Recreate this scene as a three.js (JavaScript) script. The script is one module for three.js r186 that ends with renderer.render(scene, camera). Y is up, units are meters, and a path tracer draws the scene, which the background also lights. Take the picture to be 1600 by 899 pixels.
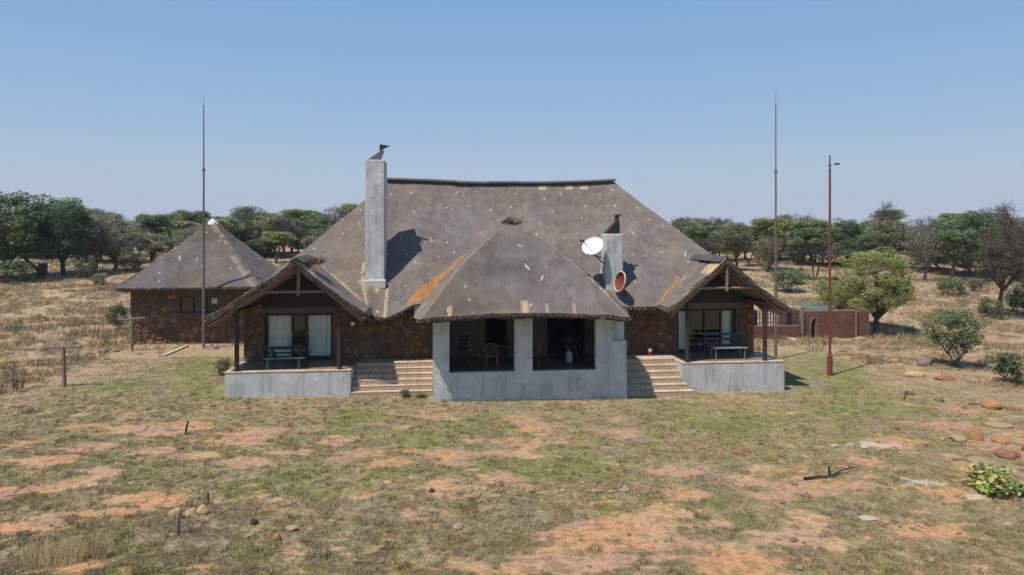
import * as THREE from 'three';
import { mergeGeometries } from 'three/addons/utils/BufferGeometryUtils.js';
import { RoundedBoxGeometry } from 'three/addons/geometries/RoundedBoxGeometry.js';

/* ---------- camera, sky, sun, exposure ---------- */
const scene = new THREE.Scene();
const YAW = THREE.MathUtils.degToRad(6), AWAY = 26.7, EYE = 6.4;
const camera = new THREE.PerspectiveCamera(2 * Math.atan(449.5 / 1067) * 180 / Math.PI, 1600 / 899, 0.1, 900);
camera.position.set(-AWAY * Math.sin(YAW), EYE, AWAY * Math.cos(YAW));
camera.lookAt(0, EYE, 0);
camera.setViewOffset(1600, 899, 0, 84.5, 1600, 899);      // level camera, frame cropped towards the ground

const SUN_DIR = new THREE.Vector3(-0.41, 1, 0.28).normalize();
const toLin = (c) => c.map((v) => { v /= 255; return v <= 0.04045 ? v / 12.92 : Math.pow((v + 0.055) / 1.055, 2.4); });
{
  const W = 512, H = 256, data = new Float32Array(W * H * 4);
  const stops = [[-90, [150, 158, 172]], [0, [178, 187, 208]], [3.8, [178, 194, 213]], [8.5, [158, 187, 217]], [13.7, [140, 177, 216]], [18.9, [129, 171, 215]], [40, [95, 146, 203]], [90, [70, 120, 188]]].map(([e, c]) => [e, toLin(c)]);
  for (let j = 0; j < H; j++) {
    const el = ((j + 0.5) / H - 0.5) * 180;
    let k = 0; while (k < stops.length - 2 && el > stops[k + 1][0]) k++;
    const t = THREE.MathUtils.clamp((el - stops[k][0]) / (stops[k + 1][0] - stops[k][0]), 0, 1);
    for (let i = 0; i < W; i++) {
      const o = (j * W + i) * 4;
      for (let c = 0; c < 3; c++) data[o + c] = stops[k][1][c] * (1 - t) + stops[k + 1][1][c] * t;
      data[o + 3] = 1;
    }
  }
  const tex = new THREE.DataTexture(data, W, H, THREE.RGBAFormat, THREE.FloatType);
  tex.mapping = THREE.EquirectangularReflectionMapping; tex.magFilter = tex.minFilter = THREE.LinearFilter; tex.wrapS = THREE.RepeatWrapping; tex.needsUpdate = true;
  scene.background = tex; scene.environment = tex;
}
const sun = new THREE.DirectionalLight(new THREE.Color().setRGB(1, 0.94, 0.85), 5);
sun.position.copy(SUN_DIR).multiplyScalar(80); sun.castShadow = true;
Object.assign(sun.shadow.camera, { left: -60, right: 60, top: 60, bottom: -60, near: 1, far: 250 });
sun.shadow.mapSize.set(4096, 4096); sun.shadow.radius = 1;
scene.add(sun, sun.target);
scene.fog = new THREE.FogExp2(new THREE.Color().setRGB(0.8, 0.83, 0.88), 0.0002);
const renderer = new THREE.WebGLRenderer({ antialias: true });
renderer.setSize(1024, 575); renderer.toneMapping = THREE.LinearToneMapping; renderer.toneMappingExposure = 1;
renderer.shadowMap.enabled = true; renderer.shadowMap.type = THREE.PCFSoftShadowMap;

/* ---------- helpers ---------- */
function rng(a) { return () => { a |= 0; a = a + 0x6D2B79F5 | 0; let t = Math.imul(a ^ a >>> 15, 1 | a); t = t + Math.imul(t ^ t >>> 7, 61 | t) ^ t; return ((t ^ t >>> 14) >>> 0) / 4294967296; }; }
const V = (x, y, z) => new THREE.Vector3(x, y, z);
const { clamp, lerp, smoothstep } = THREE.MathUtils;
function hash(i, j) { let h = Math.imul(i, 374761393) + Math.imul(j, 668265263) | 0; h = Math.imul(h ^ h >>> 13, 1274126177); return ((h ^ h >>> 16) >>> 0) / 4294967296; }
function noise(x, y) {
  const i = Math.floor(x), j = Math.floor(y), fx = x - i, fy = y - j, u = fx * fx * (3 - 2 * fx), v = fy * fy * (3 - 2 * fy);
  const a = hash(i, j), b = hash(i + 1, j), c = hash(i, j + 1), d = hash(i + 1, j + 1);
  return a + (b - a) * u + (c - a) * v + (a - b - c + d) * u * v;
}
function fbm(x, y, n = 4) { let s = 0, a = 0.5, t = 0; for (let k = 0; k < n; k++) { s += a * noise(x, y); t += a; a *= 0.5; x = x * 2.03 + 17.3; y = y * 2.03 + 9.1; } return s / t; }
const taken = {};
function numbered(n) { taken[n] = (taken[n] ?? -1) + 1; return taken[n] ? `${n}_${String(taken[n]).padStart(3, '0')}` : n; }
function tag(o, label, category, group) { o.userData.label = label; o.userData.category = category; if (group) o.userData.group = group; return o; }
function thing(name, label, category, pos = [0, 0, 0], turn = 0, group) {
  const o = new THREE.Group(); o.name = numbered(name); o.position.set(...pos); o.rotation.y = turn; scene.add(o);
  return tag(o, label, category, group);
}
function part(name, geo, mat, parent) {
  if (Array.isArray(geo)) geo = geo.length > 1 ? mergeGeometries(geo.map((g) => { g = g.index ? g.toNonIndexed() : g; for (const k of Object.keys(g.attributes)) if (!['position', 'normal', 'uv', 'color'].includes(k)) g.deleteAttribute(k); return g; })) : geo[0];
  const m = new THREE.Mesh(geo, mat); m.name = name; m.castShadow = m.receiveShadow = true; if (parent) parent.add(m); return m;
}
function single(name, geo, mat, label, category, group) { const m = part(numbered(name), geo, mat, scene); return tag(m, label, category, group); }
function structure(name, geo, mat) { const m = part(name, geo, mat, scene); m.userData.kind = 'structure'; return m; }
function box(x0, x1, y0, y1, z0, z1) {           // box between corners with uv in metres
  const g = new THREE.BoxGeometry(x1 - x0, y1 - y0, z1 - z0); g.translate((x0 + x1) / 2, (y0 + y1) / 2, (z0 + z1) / 2); return metreUV(g);
}
function rbox(x0, x1, y0, y1, z0, z1, r = 0.02) {
  const g = new RoundedBoxGeometry(x1 - x0, y1 - y0, z1 - z0, 2, r); g.translate((x0 + x1) / 2, (y0 + y1) / 2, (z0 + z1) / 2); return metreUV(g);
}
function metreUV(g) {
  const p = g.attributes.position, n = g.attributes.normal, uv = new Float32Array(p.count * 2);
  for (let i = 0; i < p.count; i++) {
    const ax = Math.abs(n.getX(i)), ay = Math.abs(n.getY(i)), az = Math.abs(n.getZ(i)), x = p.getX(i), y = p.getY(i), z = p.getZ(i);
    if (ay >= ax && ay >= az) { uv[2 * i] = x; uv[2 * i + 1] = z; } else if (ax > az) { uv[2 * i] = z; uv[2 * i + 1] = y; } else { uv[2 * i] = x; uv[2 * i + 1] = y; }
  }
  g.setAttribute('uv', new THREE.BufferAttribute(uv, 2)); return g;
}
function bar(a, b, r0, r1 = r0, sides = 8) {      // tapered round bar from a to b
  const A = V(...a), B = V(...b), L = A.distanceTo(B), g = new THREE.CylinderGeometry(r1, r0, L, sides, 1);
  g.applyQuaternion(new THREE.Quaternion().setFromUnitVectors(V(0, 1, 0), B.clone().sub(A).divideScalar(L))); g.translate((A.x + B.x) / 2, (A.y + B.y) / 2, (A.z + B.z) / 2); return g;
}
class Buf {                                        // collects triangles with uv and vertex colour
  constructor() { this.p = []; this.u = []; this.c = []; this.i = []; this.n = []; }
  get count() { return this.p.length / 3; }
  v(x, y, z, u = 0, w = 0, c) { this.p.push(x, y, z); this.u.push(u, w); if (c) this.c.push(c[0], c[1], c[2]); return this.count - 1; }
  t(a, b, c) { this.i.push(a, b, c); }
  q(a, b, c, d) { this.i.push(a, b, c, a, c, d); }
  tube(pts, r0, r1, sides = 6, c) {
    const rings = [], n = pts.length, up = V(0.31, 0.13, 0.94).normalize(); let along = 0;
    for (let k = 0; k < n; k++) {
      const d = pts[Math.min(k + 1, n - 1)].clone().sub(pts[Math.max(k - 1, 0)]).normalize();
      const s = V(0, 0, 0).crossVectors(d, up).normalize(), w = V(0, 0, 0).crossVectors(d, s), r = lerp(r0, r1, k / (n - 1));
      if (k) along += pts[k].distanceTo(pts[k - 1]);
      const ring = [];
      for (let m = 0; m <= sides; m++) { const a = m / sides * Math.PI * 2; ring.push(this.v(pts[k].x + r * (Math.cos(a) * s.x + Math.sin(a) * w.x), pts[k].y + r * (Math.cos(a) * s.y + Math.sin(a) * w.y), pts[k].z + r * (Math.cos(a) * s.z + Math.sin(a) * w.z), m / sides * r0 * 6, along, c)); }
      rings.push(ring);
    }
    for (let k = 0; k + 1 < n; k++) for (let m = 0; m < sides; m++) this.q(rings[k][m], rings[k][m + 1], rings[k + 1][m + 1], rings[k + 1][m]);
  }
  geo() {
    const g = new THREE.BufferGeometry();
    g.setAttribute('position', new THREE.Float32BufferAttribute(this.p, 3)); g.setAttribute('uv', new THREE.Float32BufferAttribute(this.u, 2));
    if (this.c.length) g.setAttribute('color', new THREE.Float32BufferAttribute(this.c, 3));
    g.setIndex(this.i);
    if (this.n.length) g.setAttribute('normal', new THREE.Float32BufferAttribute(this.n, 3)); else g.computeVertexNormals();
    return g;
  }
}
const sr = (v) => { v = clamp(v, 0, 1); return v <= 0.0031308 ? v * 12.92 : 1.055 * Math.pow(v, 1 / 2.4) - 0.055; };
const LUT = new Uint8Array(4097); for (let i = 0; i <= 4096; i++) LUT[i] = Math.round(sr(i / 4096) * 255);
const enc = (v) => LUT[v <= 0 ? 0 : v >= 1 ? 4096 : Math.round(v * 4096)];
function texture(w, h, fn, repeat = true) {       // fn(i, j, out) fills out with linear r, g, b and a height
  const col = new Uint8Array(w * h * 4), hgt = new Uint8Array(w * h * 4), o = [0, 0, 0, 0.5];
  for (let j = 0; j < h; j++) for (let i = 0; i < w; i++) {
    fn(i, j, o); const k = (j * w + i) * 4;
    col[k] = enc(o[0]); col[k + 1] = enc(o[1]); col[k + 2] = enc(o[2]); col[k + 3] = 255;
    const b = Math.round(clamp(o[3], 0, 1) * 255); hgt[k] = hgt[k + 1] = hgt[k + 2] = b; hgt[k + 3] = 255;
  }
  const mk = (d, cs) => { const t = new THREE.DataTexture(d, w, h); t.magFilter = THREE.LinearFilter; t.minFilter = THREE.LinearMipmapLinearFilter; t.generateMipmaps = true; if (repeat) t.wrapS = t.wrapT = THREE.RepeatWrapping; if (cs) t.colorSpace = THREE.SRGBColorSpace; t.needsUpdate = true; return t; };
  return { map: mk(col, true), bumpMap: mk(hgt, false) };
}
const lin = (r, g, b) => new THREE.Color().setRGB(r, g, b);
const std = (r, g, b, rough = 0.85, extra = {}) => new THREE.MeshStandardMaterial({ color: lin(r, g, b), roughness: rough, ...extra });
function mixc(o, c, t) { o[0] += (c[0] - o[0]) * t; o[1] += (c[1] - o[1]) * t; o[2] += (c[2] - o[2]) * t; }

/* ---------- terrain ---------- */
function gh(x, z) {
  const q = -z - 12, r = q > 0 ? 0.055 * (Math.sqrt(q * q + 100) - 10) : 0;
  const far = smoothstep(Math.max(-z - 10, Math.abs(x) - 17), 0, 25);
  return -0.13 - 0.0123 * clamp(x, -16, 16) + 7 * Math.tanh(r / 7) + far * (fbm(x * 0.08, z * 0.08, 3) - 0.5) * 0.9 + (smoothstep(z, 0.2, 3)) * (fbm(x * 0.5 + 40, z * 0.5, 3) - 0.5) * 0.09;
}
const RED = [[-11.6,3.0,1.7,0.9],[-11.1,5.4,0.85,0.61],[-8.8,4.4,1.1,0.82],[-13.1,5.1,0.76,0.62],[-7.2,5.9,0.75,0.42],[-8.3,6.8,0.81,0.54],[-5.9,4.8,0.7,0.54],[-15.1,4.6,0.58,0.46],[-10.1,9.5,1.3,0.7],[-13.5,6.2,0.72,0.46],[-11.8,10.5,0.84,0.51],[-7.3,12.8,0.37,0.16],[-11.7,7.3,0.68,0.5],[-1.1,5.1,1.01,0.47],[-0.7,6.4,0.76,0.52],[-2.7,6.5,0.84,0.87],[-4.0,7.1,0.72,0.44],[3.1,4.5,0.74,0.64],[-2.5,2.3,0.79,0.5],[0.7,3.8,0.65,0.76],[-1.1,8.5,0.85,0.43],[-2.8,8.9,0.66,0.53],[0.7,11.8,1.27,0.96],[1.9,12.4,1.37,1.21],[-0.6,13.3,2.13,0.52],[3.3,11.7,0.58,0.4],[3.0,13.3,1.5,0.8],[7.2,9.6,1.34,0.87],[4.1,8.4,0.88,0.49],[5.5,10.3,0.8,0.48],[11.6,6.0,1.03,0.65],[10.0,10.5,0.65,0.48],[14.6,6.9,0.8,0.91],[-4.8,9.6,0.47,0.33],[-3.5,10.5,0.3,0.22],[-14.4,2.8,0.84,0.46],[-2.1,13.2,0.75,0.26],[4.5,12.6,1.2,0.7],[5.6,11.6,0.9,0.5],[2.6,11.2,0.8,0.5],[6.3,8.2,0.8,0.4],[8.2,12.4,0.9,0.5],[4.9,9.2,0.7,0.4],[3.4,9.9,0.7,0.4],[9.3,8.0,0.9,0.4],[12.6,8.6,0.9,0.7],[14.8,4.6,1.6,0.9],[16.6,5.8,1.4,1.0],[17.5,2.6,1.3,1.0],[-9.6,6.1,0.8,0.4],[-13.6,8.4,0.9,0.5],[-12.2,8.2,0.8,0.4],[-5.2,6.2,0.7,0.4],[-0.1,2.6,0.6,0.4],[-4.2,3.6,0.6,0.4]];
const GREEN = [[-7.0,8.4,1.32,0.93],[-5.8,9.1,0.64,0.51],[1.0,7.7,1.97,1.15],[7.3,3.5,2.92,2.01],[16.9,-6.6,1.97,4.13],[-5.9,1.9,1.36,1.21],[-1.9,3.0,0.88,0.8],[12.8,2.1,2.44,1.85],[-3.7,5.0,1.2,0.93],[-15.9,-3.8,2.16,2.57],[-11.7,-1.3,1.5,1.61],[14,-2.5,2.5,3.4],[15.5,-5,2.6,4],[-14.5,-7.5,2.2,3.2],[-13,-3.5,2,2.5]];
const CHALK = [[10.6,6.4,0.8,0.38],[10.0,9.6,0.68,0.32],[7.0,11.7,0.37,0.21],[10.6,10.7,0.48,0.31],[10.2,12.2,0.29,0.13]];
const DARK = [[-5.3,11.7,2.31,1.26],[-3.9,12.7,1.28,0.82],[-8.1,11.2,1.66,1.32],[-0.9,11.0,0.88,0.88],[-2.6,11.9,0.82,0.77],[-10.0,11.9,1.03,0.88]];
const NX0 = -24, NX1 = 24, NZ0 = -14, NZ1 = 16, CELL = 0.1, GW = Math.round((NX1 - NX0) / CELL), GH = Math.round((NZ1 - NZ0) / CELL);
function maskGrid(list) {
  const m = new Float32Array(GW * GH);
  for (const [x, z, rx, rz] of list) for (let j = 0; j < GH; j++) { const dz = (NZ0 + j * CELL - z) / rz; if (Math.abs(dz) > 2) continue; for (let i = 0; i < GW; i++) { const dx = (NX0 + i * CELL - x) / rx; const d = dx * dx + dz * dz; if (d < 4) { const v = Math.exp(-d * 0.9); const k = j * GW + i; m[k] = Math.max(m[k], v); } } }
  return (x, z) => { const fi = (x - NX0) / CELL, fj = (z - NZ0) / CELL, i = Math.floor(fi), j = Math.floor(fj); if (i < 0 || j < 0 || i >= GW - 1 || j >= GH - 1) return 0; const u = fi - i, v = fj - j, k = j * GW + i; return (m[k] * (1 - u) + m[k + 1] * u) * (1 - v) + (m[k + GW] * (1 - u) + m[k + GW + 1] * u) * v; };
}
const redAt = maskGrid(RED), greenAt = maskGrid(GREEN), chalkAt = maskGrid(CHALK), darkAt = maskGrid(DARK);
// how much bare red soil, dry straw and living grass a spot has; colours follow from it
function cover(x, z) {
  const w1 = fbm(x * 0.9 + 5, z * 1.3, 4), w2 = fbm(x * 0.35 + 31, z * 0.5 + 7, 3), w3 = fbm(x * 3.1, z * 4.2 + 3, 3);
  const near = smoothstep(z, -4, 0.5) * (1 - smoothstep(Math.abs(x), 15, 22));
  const w4 = fbm(x * 1.1 + 60, z * 3.4, 3);
  let red = redAt(x, z) * 0.85 + (w1 - 0.5) * 1.0 + (w3 - 0.5) * 1.0 + (w4 - 0.5) * 0.9; red = smoothstep(red, 0.14, 0.72) * near;
  red = Math.max(red, (1 - near) * smoothstep(w1 * 0.5 + w4 * 0.3 + w3 * 0.2, 0.46, 0.62) * 0.8);
  const green = clamp(greenAt(x, z) * 1.1 + (w2 - 0.5) * 0.9 + (w3 - 0.5) * 0.35, 0, 1) * clamp(near + greenAt(x, z), 0, 1);
  const straw = clamp((1 - near) * 0.85 + (w1 - 0.35) * 0.8 + Math.exp(-Math.pow((z - 0.7) / 0.8, 2)) * 0.65 * near - greenAt(x, z) * 0.55, 0, 1);
  const lawn = clamp(greenAt(x, z), 0, 1); red *= 1 - (1 - near) * lawn * 0.9;
  return { lawn, red, green, straw, w1, w2, w3, near, chalk: smoothstep(chalkAt(x, z) + (w3 - 0.5) * 1.5, 0.5, 0.75), dark: darkAt(x, z) };
}
function turf(x, z, c, o) {                        // colour of the turf itself: olive, grey brown and straw in patches
  const a = fbm(x * 1.7 + 70, z * 2.6 + 11, 3), b = fbm(x * 0.9 + 15, z * 1.5 + 44, 3);
  o[0] = 0.275; o[1] = 0.208; o[2] = 0.108;
  mixc(o, [0.345, 0.25, 0.14], clamp(c.straw * 0.9, 0, 1));
  mixc(o, [0.215, 0.192, 0.072], smoothstep(a + c.green * 0.45, 0.42, 0.72) * clamp(Math.max(c.near * 0.85, c.lawn * 1.1) + 0.1, 0, 1));
  mixc(o, [0.18, 0.182, 0.052], smoothstep(c.green, 0.55, 1) * 0.7);
  mixc(o, [0.25, 0.195, 0.125], smoothstep(b + c.dark * 0.3, 0.5, 0.75) * 0.6);
}
function groundColour(x, z, o) {
  const c = cover(x, z), f = noise(x * 23, z * 23), f2 = noise(x * 47 + 9, z * 47), cl = fbm(x * 7, z * 9, 2);
  turf(x, z, c, o);
  const soil = [0.48 - 0.1 * c.w2, 0.218 + 0.06 * (c.w1 - 0.5), 0.1];
  if (c.near < 0.5) mixc(soil, [0.32, 0.2, 0.135], 0.8);
  if (c.w2 > 0.5) mixc(soil, [0.45, 0.268, 0.14], clamp((c.w2 - 0.5) * 6, 0, 0.9));
  mixc(soil, [0.38, 0.21, 0.14], smoothstep(fbm(x * 0.6 + 80, z * 0.9, 2), 0.5, 0.65) * 0.8);
  { const d = smoothstep(fbm(x * 5 + 7, z * 8, 3), 0.5, 0.7) * 0.35; soil[0] *= 1 - d; soil[1] *= 1 - d; soil[2] *= 1 - d; }
  mixc(o, soil, c.red * (0.72 + 0.28 * cl));
  mixc(o, [0.47, 0.38, 0.29], c.chalk * 0.75);
  const g = 0.74 + 0.34 * f + 0.22 * f2 + (cl - 0.5) * (0.5 - 0.3 * c.red);
  o[0] *= g; o[1] *= g; o[2] *= g; o[3] = (1 - c.red * 0.6) * (0.45 * f + 0.3 * cl + 0.25 * f2);
}
{
  const span = (a, b, fine, far0, far1, grow) => { const s = []; for (let v = a; v < b - 1e-6; v += fine) s.push(v); s.push(b); let st = fine, v = b; const up = []; while (v < far1) { st *= grow; v = Math.min(v + st, far1); up.push(v); } st = fine; v = a; const dn = []; while (v > far0) { st *= grow; v = Math.max(v - st, far0); dn.unshift(v); } return [...dn, ...s, ...up]; };
  const xs = span(NX0, NX1, 0.3, -330, 330, 1.07), zs = span(NZ0, NZ1, 0.25, -420, 60, 1.06);
  const nx = xs.length, nz = zs.length, build = (near) => {
    const b = new Buf(), id = new Map(), at = (i, j) => { const k = j * nx + i; if (!id.has(k)) { const x = xs[i], z = zs[j]; id.set(k, near ? b.v(x, gh(x, z), z, (x - NX0) / (NX1 - NX0), (z - NZ0) / (NZ1 - NZ0)) : b.v(x, gh(x, z), z, (x + 120) / 240, (z + 180) / 240)); } return id.get(k); };
    for (let j = 0; j + 1 < nz; j++) for (let i = 0; i + 1 < nx; i++) {
      const inside = xs[i] >= NX0 - 1e-6 && xs[i + 1] <= NX1 + 1e-6 && zs[j] >= NZ0 - 1e-6 && zs[j + 1] <= NZ1 + 1e-6;
      if (inside === near) b.q(at(i, j), at(i, j + 1), at(i + 1, j + 1), at(i + 1, j));
    }
    return b.geo();
  };
  const A = build(true), B = build(false);
  const nearTex = texture(2048, 1280, (i, j, o) => groundColour(lerp(NX0, NX1, (i + 0.5) / 2048), lerp(NZ0, NZ1, (j + 0.5) / 1280), o), false);
  const farTex = texture(1536, 1536, (i, j, o) => groundColour(-120 + (i + 0.5) / 1536 * 240, -180 + (j + 0.5) / 1536 * 240, o));
  const both = new THREE.BufferGeometry(), pa = A.attributes, pb = B.attributes, cat = (k) => { const a = new Float32Array(pa[k].array.length + pb[k].array.length); a.set(pa[k].array); a.set(pb[k].array, pa[k].array.length); both.setAttribute(k, new THREE.BufferAttribute(a, pa[k].itemSize)); };
  cat('position'); cat('uv');
  const ia = [...A.index.array], ib = [...B.index.array].map((v) => v + pa.position.count);
  both.setIndex(ia.concat(ib)); both.computeVertexNormals(); both.addGroup(0, ia.length, 0); both.addGroup(ia.length, ib.length, 1);
  structure('ground', both, [new THREE.MeshStandardMaterial({ ...nearTex, bumpScale: 0.05, roughness: 1 }), new THREE.MeshStandardMaterial({ ...farTex, bumpScale: 0.1, roughness: 1 })]);
}

/* ---------- materials of the buildings ---------- */
function plasterTex(seed, r, g, b, dirt) {
  return texture(768, 512, (i, j, o) => {
    const x = i / 768 * 6, y = j / 512 * 4, big = fbm(x * 1.1 + seed, y * 1.1, 4), fine = noise(x * 60, y * 60 + seed), streak = fbm(x * 7 + seed, y * 0.7, 3), scuff = smoothstep(fbm(x * 3 + seed * 2, y * 3, 4), 0.58, 0.7);
    const k = 0.84 + 0.26 * big + 0.06 * fine - dirt * 0.32 * smoothstep(streak, 0.48, 0.72) + 0.13 * scuff - 0.12 * smoothstep(fbm(x * 1.7 + seed * 3, y * 2.2 + 5, 4), 0.56, 0.66);
    o[0] = r * k; o[1] = g * k; o[2] = b * (k + 0.02 * (big - 0.5)); o[3] = 0.5 * big + 0.3 * fine + 0.2 * streak;
  });
}
const scaled = (t, sx, sy) => { const c = {}; for (const k of Object.keys(t)) { c[k] = t[k].clone(); c[k].repeat.set(sx, sy); c[k].needsUpdate = true; } return c; };
const plasterT = plasterTex(3, 0.51, 0.515, 0.485, 0.55);
const M = {};
M.plaster = new THREE.MeshStandardMaterial({ ...scaled(plasterT, 1 / 6, 1 / 4), bumpScale: 0.012, roughness: 0.92 });
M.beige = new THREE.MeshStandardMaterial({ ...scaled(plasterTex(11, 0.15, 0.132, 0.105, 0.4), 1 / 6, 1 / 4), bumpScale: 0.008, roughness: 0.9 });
M.mortar = new THREE.MeshStandardMaterial({ ...scaled(texture(512, 512, (i, j, o) => { const x = i / 64, y = j / 64, n = fbm(x * 2, y * 2, 4), f = noise(i * 0.9, j * 0.9), k = 0.7 + 0.5 * n + 0.15 * f; o[0] = 0.125 * k; o[1] = 0.084 * k; o[2] = 0.056 * k; o[3] = f; }), 1 / 4, 1 / 4), bumpScale: 0.01, roughness: 0.95 });
const stoneTex = scaled(texture(512, 512, (i, j, o) => { const x = i / 128, y = j / 128, n = fbm(x * 2.2, y * 3, 4), f = noise(i * 0.7, j * 0.7), k = 0.6 + 0.65 * n + 0.2 * f; o[0] = k * 0.9; o[1] = k * 0.88; o[2] = k * 0.85; o[3] = 0.6 * n + 0.4 * f; }), 0.7, 0.7);
M.stones = [[0.195, 0.091, 0.051], [0.15, 0.077, 0.046], [0.221, 0.12, 0.061], [0.117, 0.066, 0.044], [0.26, 0.144, 0.066], [0.176, 0.084, 0.05], [0.299, 0.156, 0.066], [0.13, 0.09, 0.066]].map((c) => std(...c, 0.9, { ...stoneTex, bumpScale: 0.02 }));
function woodTex(r, g, b) { return texture(256, 256, (i, j, o) => { const n = fbm(i / 22, j / 160, 4), f = noise(i * 0.6, j * 0.05), k = 0.65 + 0.5 * n + 0.2 * f; o[0] = r * k; o[1] = g * k; o[2] = b * k; o[3] = 0.5 * n + 0.5 * f; }); }
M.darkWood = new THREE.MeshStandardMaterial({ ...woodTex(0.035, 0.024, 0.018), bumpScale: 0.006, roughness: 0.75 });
M.pole = new THREE.MeshStandardMaterial({ ...woodTex(0.2, 0.15, 0.11), bumpScale: 0.008, roughness: 0.85 });
M.greyWood = new THREE.MeshStandardMaterial({ ...woodTex(0.2, 0.17, 0.14), bumpScale: 0.01, roughness: 0.9 });
M.paleWood = new THREE.MeshStandardMaterial({ ...woodTex(0.5, 0.4, 0.24), bumpScale: 0.006, roughness: 0.85 });
M.tile = [[0.52, 0.385, 0.265], [0.47, 0.345, 0.235], [0.56, 0.42, 0.295]].map((c, k) => new THREE.MeshStandardMaterial({ ...scaled(texture(256, 256, (i, j, o) => { const n = fbm(i / 40 + k * 7, j / 40, 4), f = noise(i * 0.5, j * 0.5), s = smoothstep(fbm(i / 18 + k, j / 25, 3), 0.62, 0.75), q = 0.82 + 0.25 * n + 0.08 * f - 0.3 * s; o[0] = c[0] * q; o[1] = c[1] * q; o[2] = c[2] * q; o[3] = n; }), 1, 1), bumpScale: 0.003, roughness: 0.7 }));
M.grout = std(0.3, 0.22, 0.16, 0.95);
M.floorTile = std(0.22, 0.15, 0.11, 0.45);
M.glass = new THREE.MeshPhysicalMaterial({ color: lin(0.9, 0.94, 0.92), roughness: 0.03, transmission: 1, thickness: 0, ior: 1.45, side: THREE.DoubleSide });
M.cloth = new THREE.MeshPhysicalMaterial({ color: lin(0.86, 0.86, 0.82), roughness: 0.95, side: THREE.DoubleSide });
M.black = std(0.012, 0.012, 0.014, 0.55);
M.sheet = std(0.03, 0.032, 0.034, 0.6, { metalness: 0.3 });
M.steel = std(0.28, 0.29, 0.3, 0.5, { metalness: 0.6 });
M.ridge = [0, 1, 2].map((k) => std(0.075 + 0.012 * k, 0.068 + 0.011 * k, 0.068 + 0.01 * k, 0.8, { ...scaled(stoneTex, 1, 1), bumpScale: 0.01 }));
M.cement = std(0.62, 0.56, 0.5, 0.9, { bumpMap: plasterT.bumpMap, bumpScale: 0.02 });
M.cut = new THREE.MeshStandardMaterial({ ...scaled(texture(256, 256, (i, j, o) => { const f = hash(i >> 1, j >> 1), n = fbm(i / 18, j / 18, 3), k = 0.35 + 0.9 * f * n + 0.5 * n; o[0] = 0.16 * k; o[1] = 0.12 * k; o[2] = 0.085 * k; o[3] = f; }), 0.7, 0.7), bumpScale: 0.03, roughness: 1 });
M.straw = new THREE.MeshStandardMaterial({ vertexColors: true, roughness: 1, side: THREE.DoubleSide, color: lin(1, 1, 1) });

/* ---------- thatch ---------- */
const rs = rng(77);
function thatchMaterial(w, h, uM, vM, seed, extra, spots = 1, tone = 1, worn = null) {    // texture covers uM by vM metres; extra(u, v) -> [colour, amount] for bare or new straw
  const list = [], r = rng(seed);
  for (let v = 0.5; v < vM; v += 1.0) for (let u = 0.4; u < uM; u += 1.05) if (r() < 0.75 * spots) list.push([u + (r() - 0.5) * 0.9, v + (r() - 0.5) * 0.75, 0.034 + 0.034 * r(), 0.045 + 0.055 * r() + (r() < 0.15 ? 0.12 : 0), (r() - 0.5) * 1.2, 0.55 + 0.45 * r()]);
  const cells = new Map(); for (const s of list) for (let a = -1; a <= 1; a++) for (let b = -1; b <= 1; b++) { const k = (Math.floor(s[0]) + a) + ',' + (Math.floor(s[1]) + b); if (!cells.has(k)) cells.set(k, []); cells.get(k).push(s); }
  const t = texture(w, h, (i, j, o) => {
    const u = (i + 0.5) / w * uM, v = (j + 0.5) / h * vM, s1 = noise(u * 55 + seed, v * 4), s2 = noise(u * 19, v * 1.6 + seed), big = fbm(u * 0.55 + seed, v * 0.55, 4), mid = fbm(u * 2.3, v * 2.1 + seed, 3), run = fbm(u * 1.6 + seed, v * 0.28, 3);
    const course = noise(u * 0.7 + seed, v * 3.1), f = hash(i, j);
    const lump = fbm(u * 5.5 + seed, v * 4.5, 3); let k = 0.76 * tone * (0.34 + 0.14 * s1 + 0.04 * s2 + 0.32 * big + 0.28 * mid + 0.36 * lump + 0.16 * (course - 0.5) + 0.2 * (f - 0.5) - 0.07 * smoothstep(run, 0.5, 0.75) - 0.12 * smoothstep(fbm(u * 1.1 + 50, v * 0.9 + seed, 4), 0.55, 0.75));
    if (worn) k *= worn(u, v, lump, mid);
    const warm = fbm(u * 0.8 + 9, v * 0.4 + seed, 3) - 0.5;
    o[0] = 0.242 * k * (1 + 0.2 * warm); o[1] = 0.196 * k; o[2] = 0.168 * k * (1 - 0.3 * warm);
    const near = cells.get(Math.floor(u) + ',' + Math.floor(v));
    if (near) for (const p of near) { const dv = (v - p[1]) / p[3], du = (u - p[0] - p[4] * (v - p[1])) / p[2], d = du * du + dv * dv + (s1 - 0.5) * 0.9; if (d < 1.2) mixc(o, [0.52, 0.45, 0.36], p[5] * (1 - smoothstep(d, 0.35, 1.15)) * 0.85); }
    if (extra) { const e = extra(u, v, s1, mid); if (e && e[1] > 0) mixc(o, [e[0][0] * (0.65 + 0.6 * s1), e[0][1] * (0.65 + 0.6 * s1), e[0][2] * (0.65 + 0.6 * s1)], clamp(e[1], 0, 1)); }
    o[3] = 0.22 * s1 + 0.08 * s2 + 0.2 * f + 0.2 * mid + 0.3 * lump;
  });
  return new THREE.MeshStandardMaterial({ ...t, bumpScale: 0.045, roughness: 1 });
}
const ORANGE = [0.36, 0.175, 0.05], PALE = [0.46, 0.34, 0.2];
const bump3 = (x, y, z) => (fbm(x * 0.7 + y * 0.5, z * 0.7 + y * 0.8 + 20, 3) - 0.5) * 0.18 + (fbm(x * 2.6 + y, z * 2.6 - y, 2) - 0.5) * 0.09;
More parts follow.
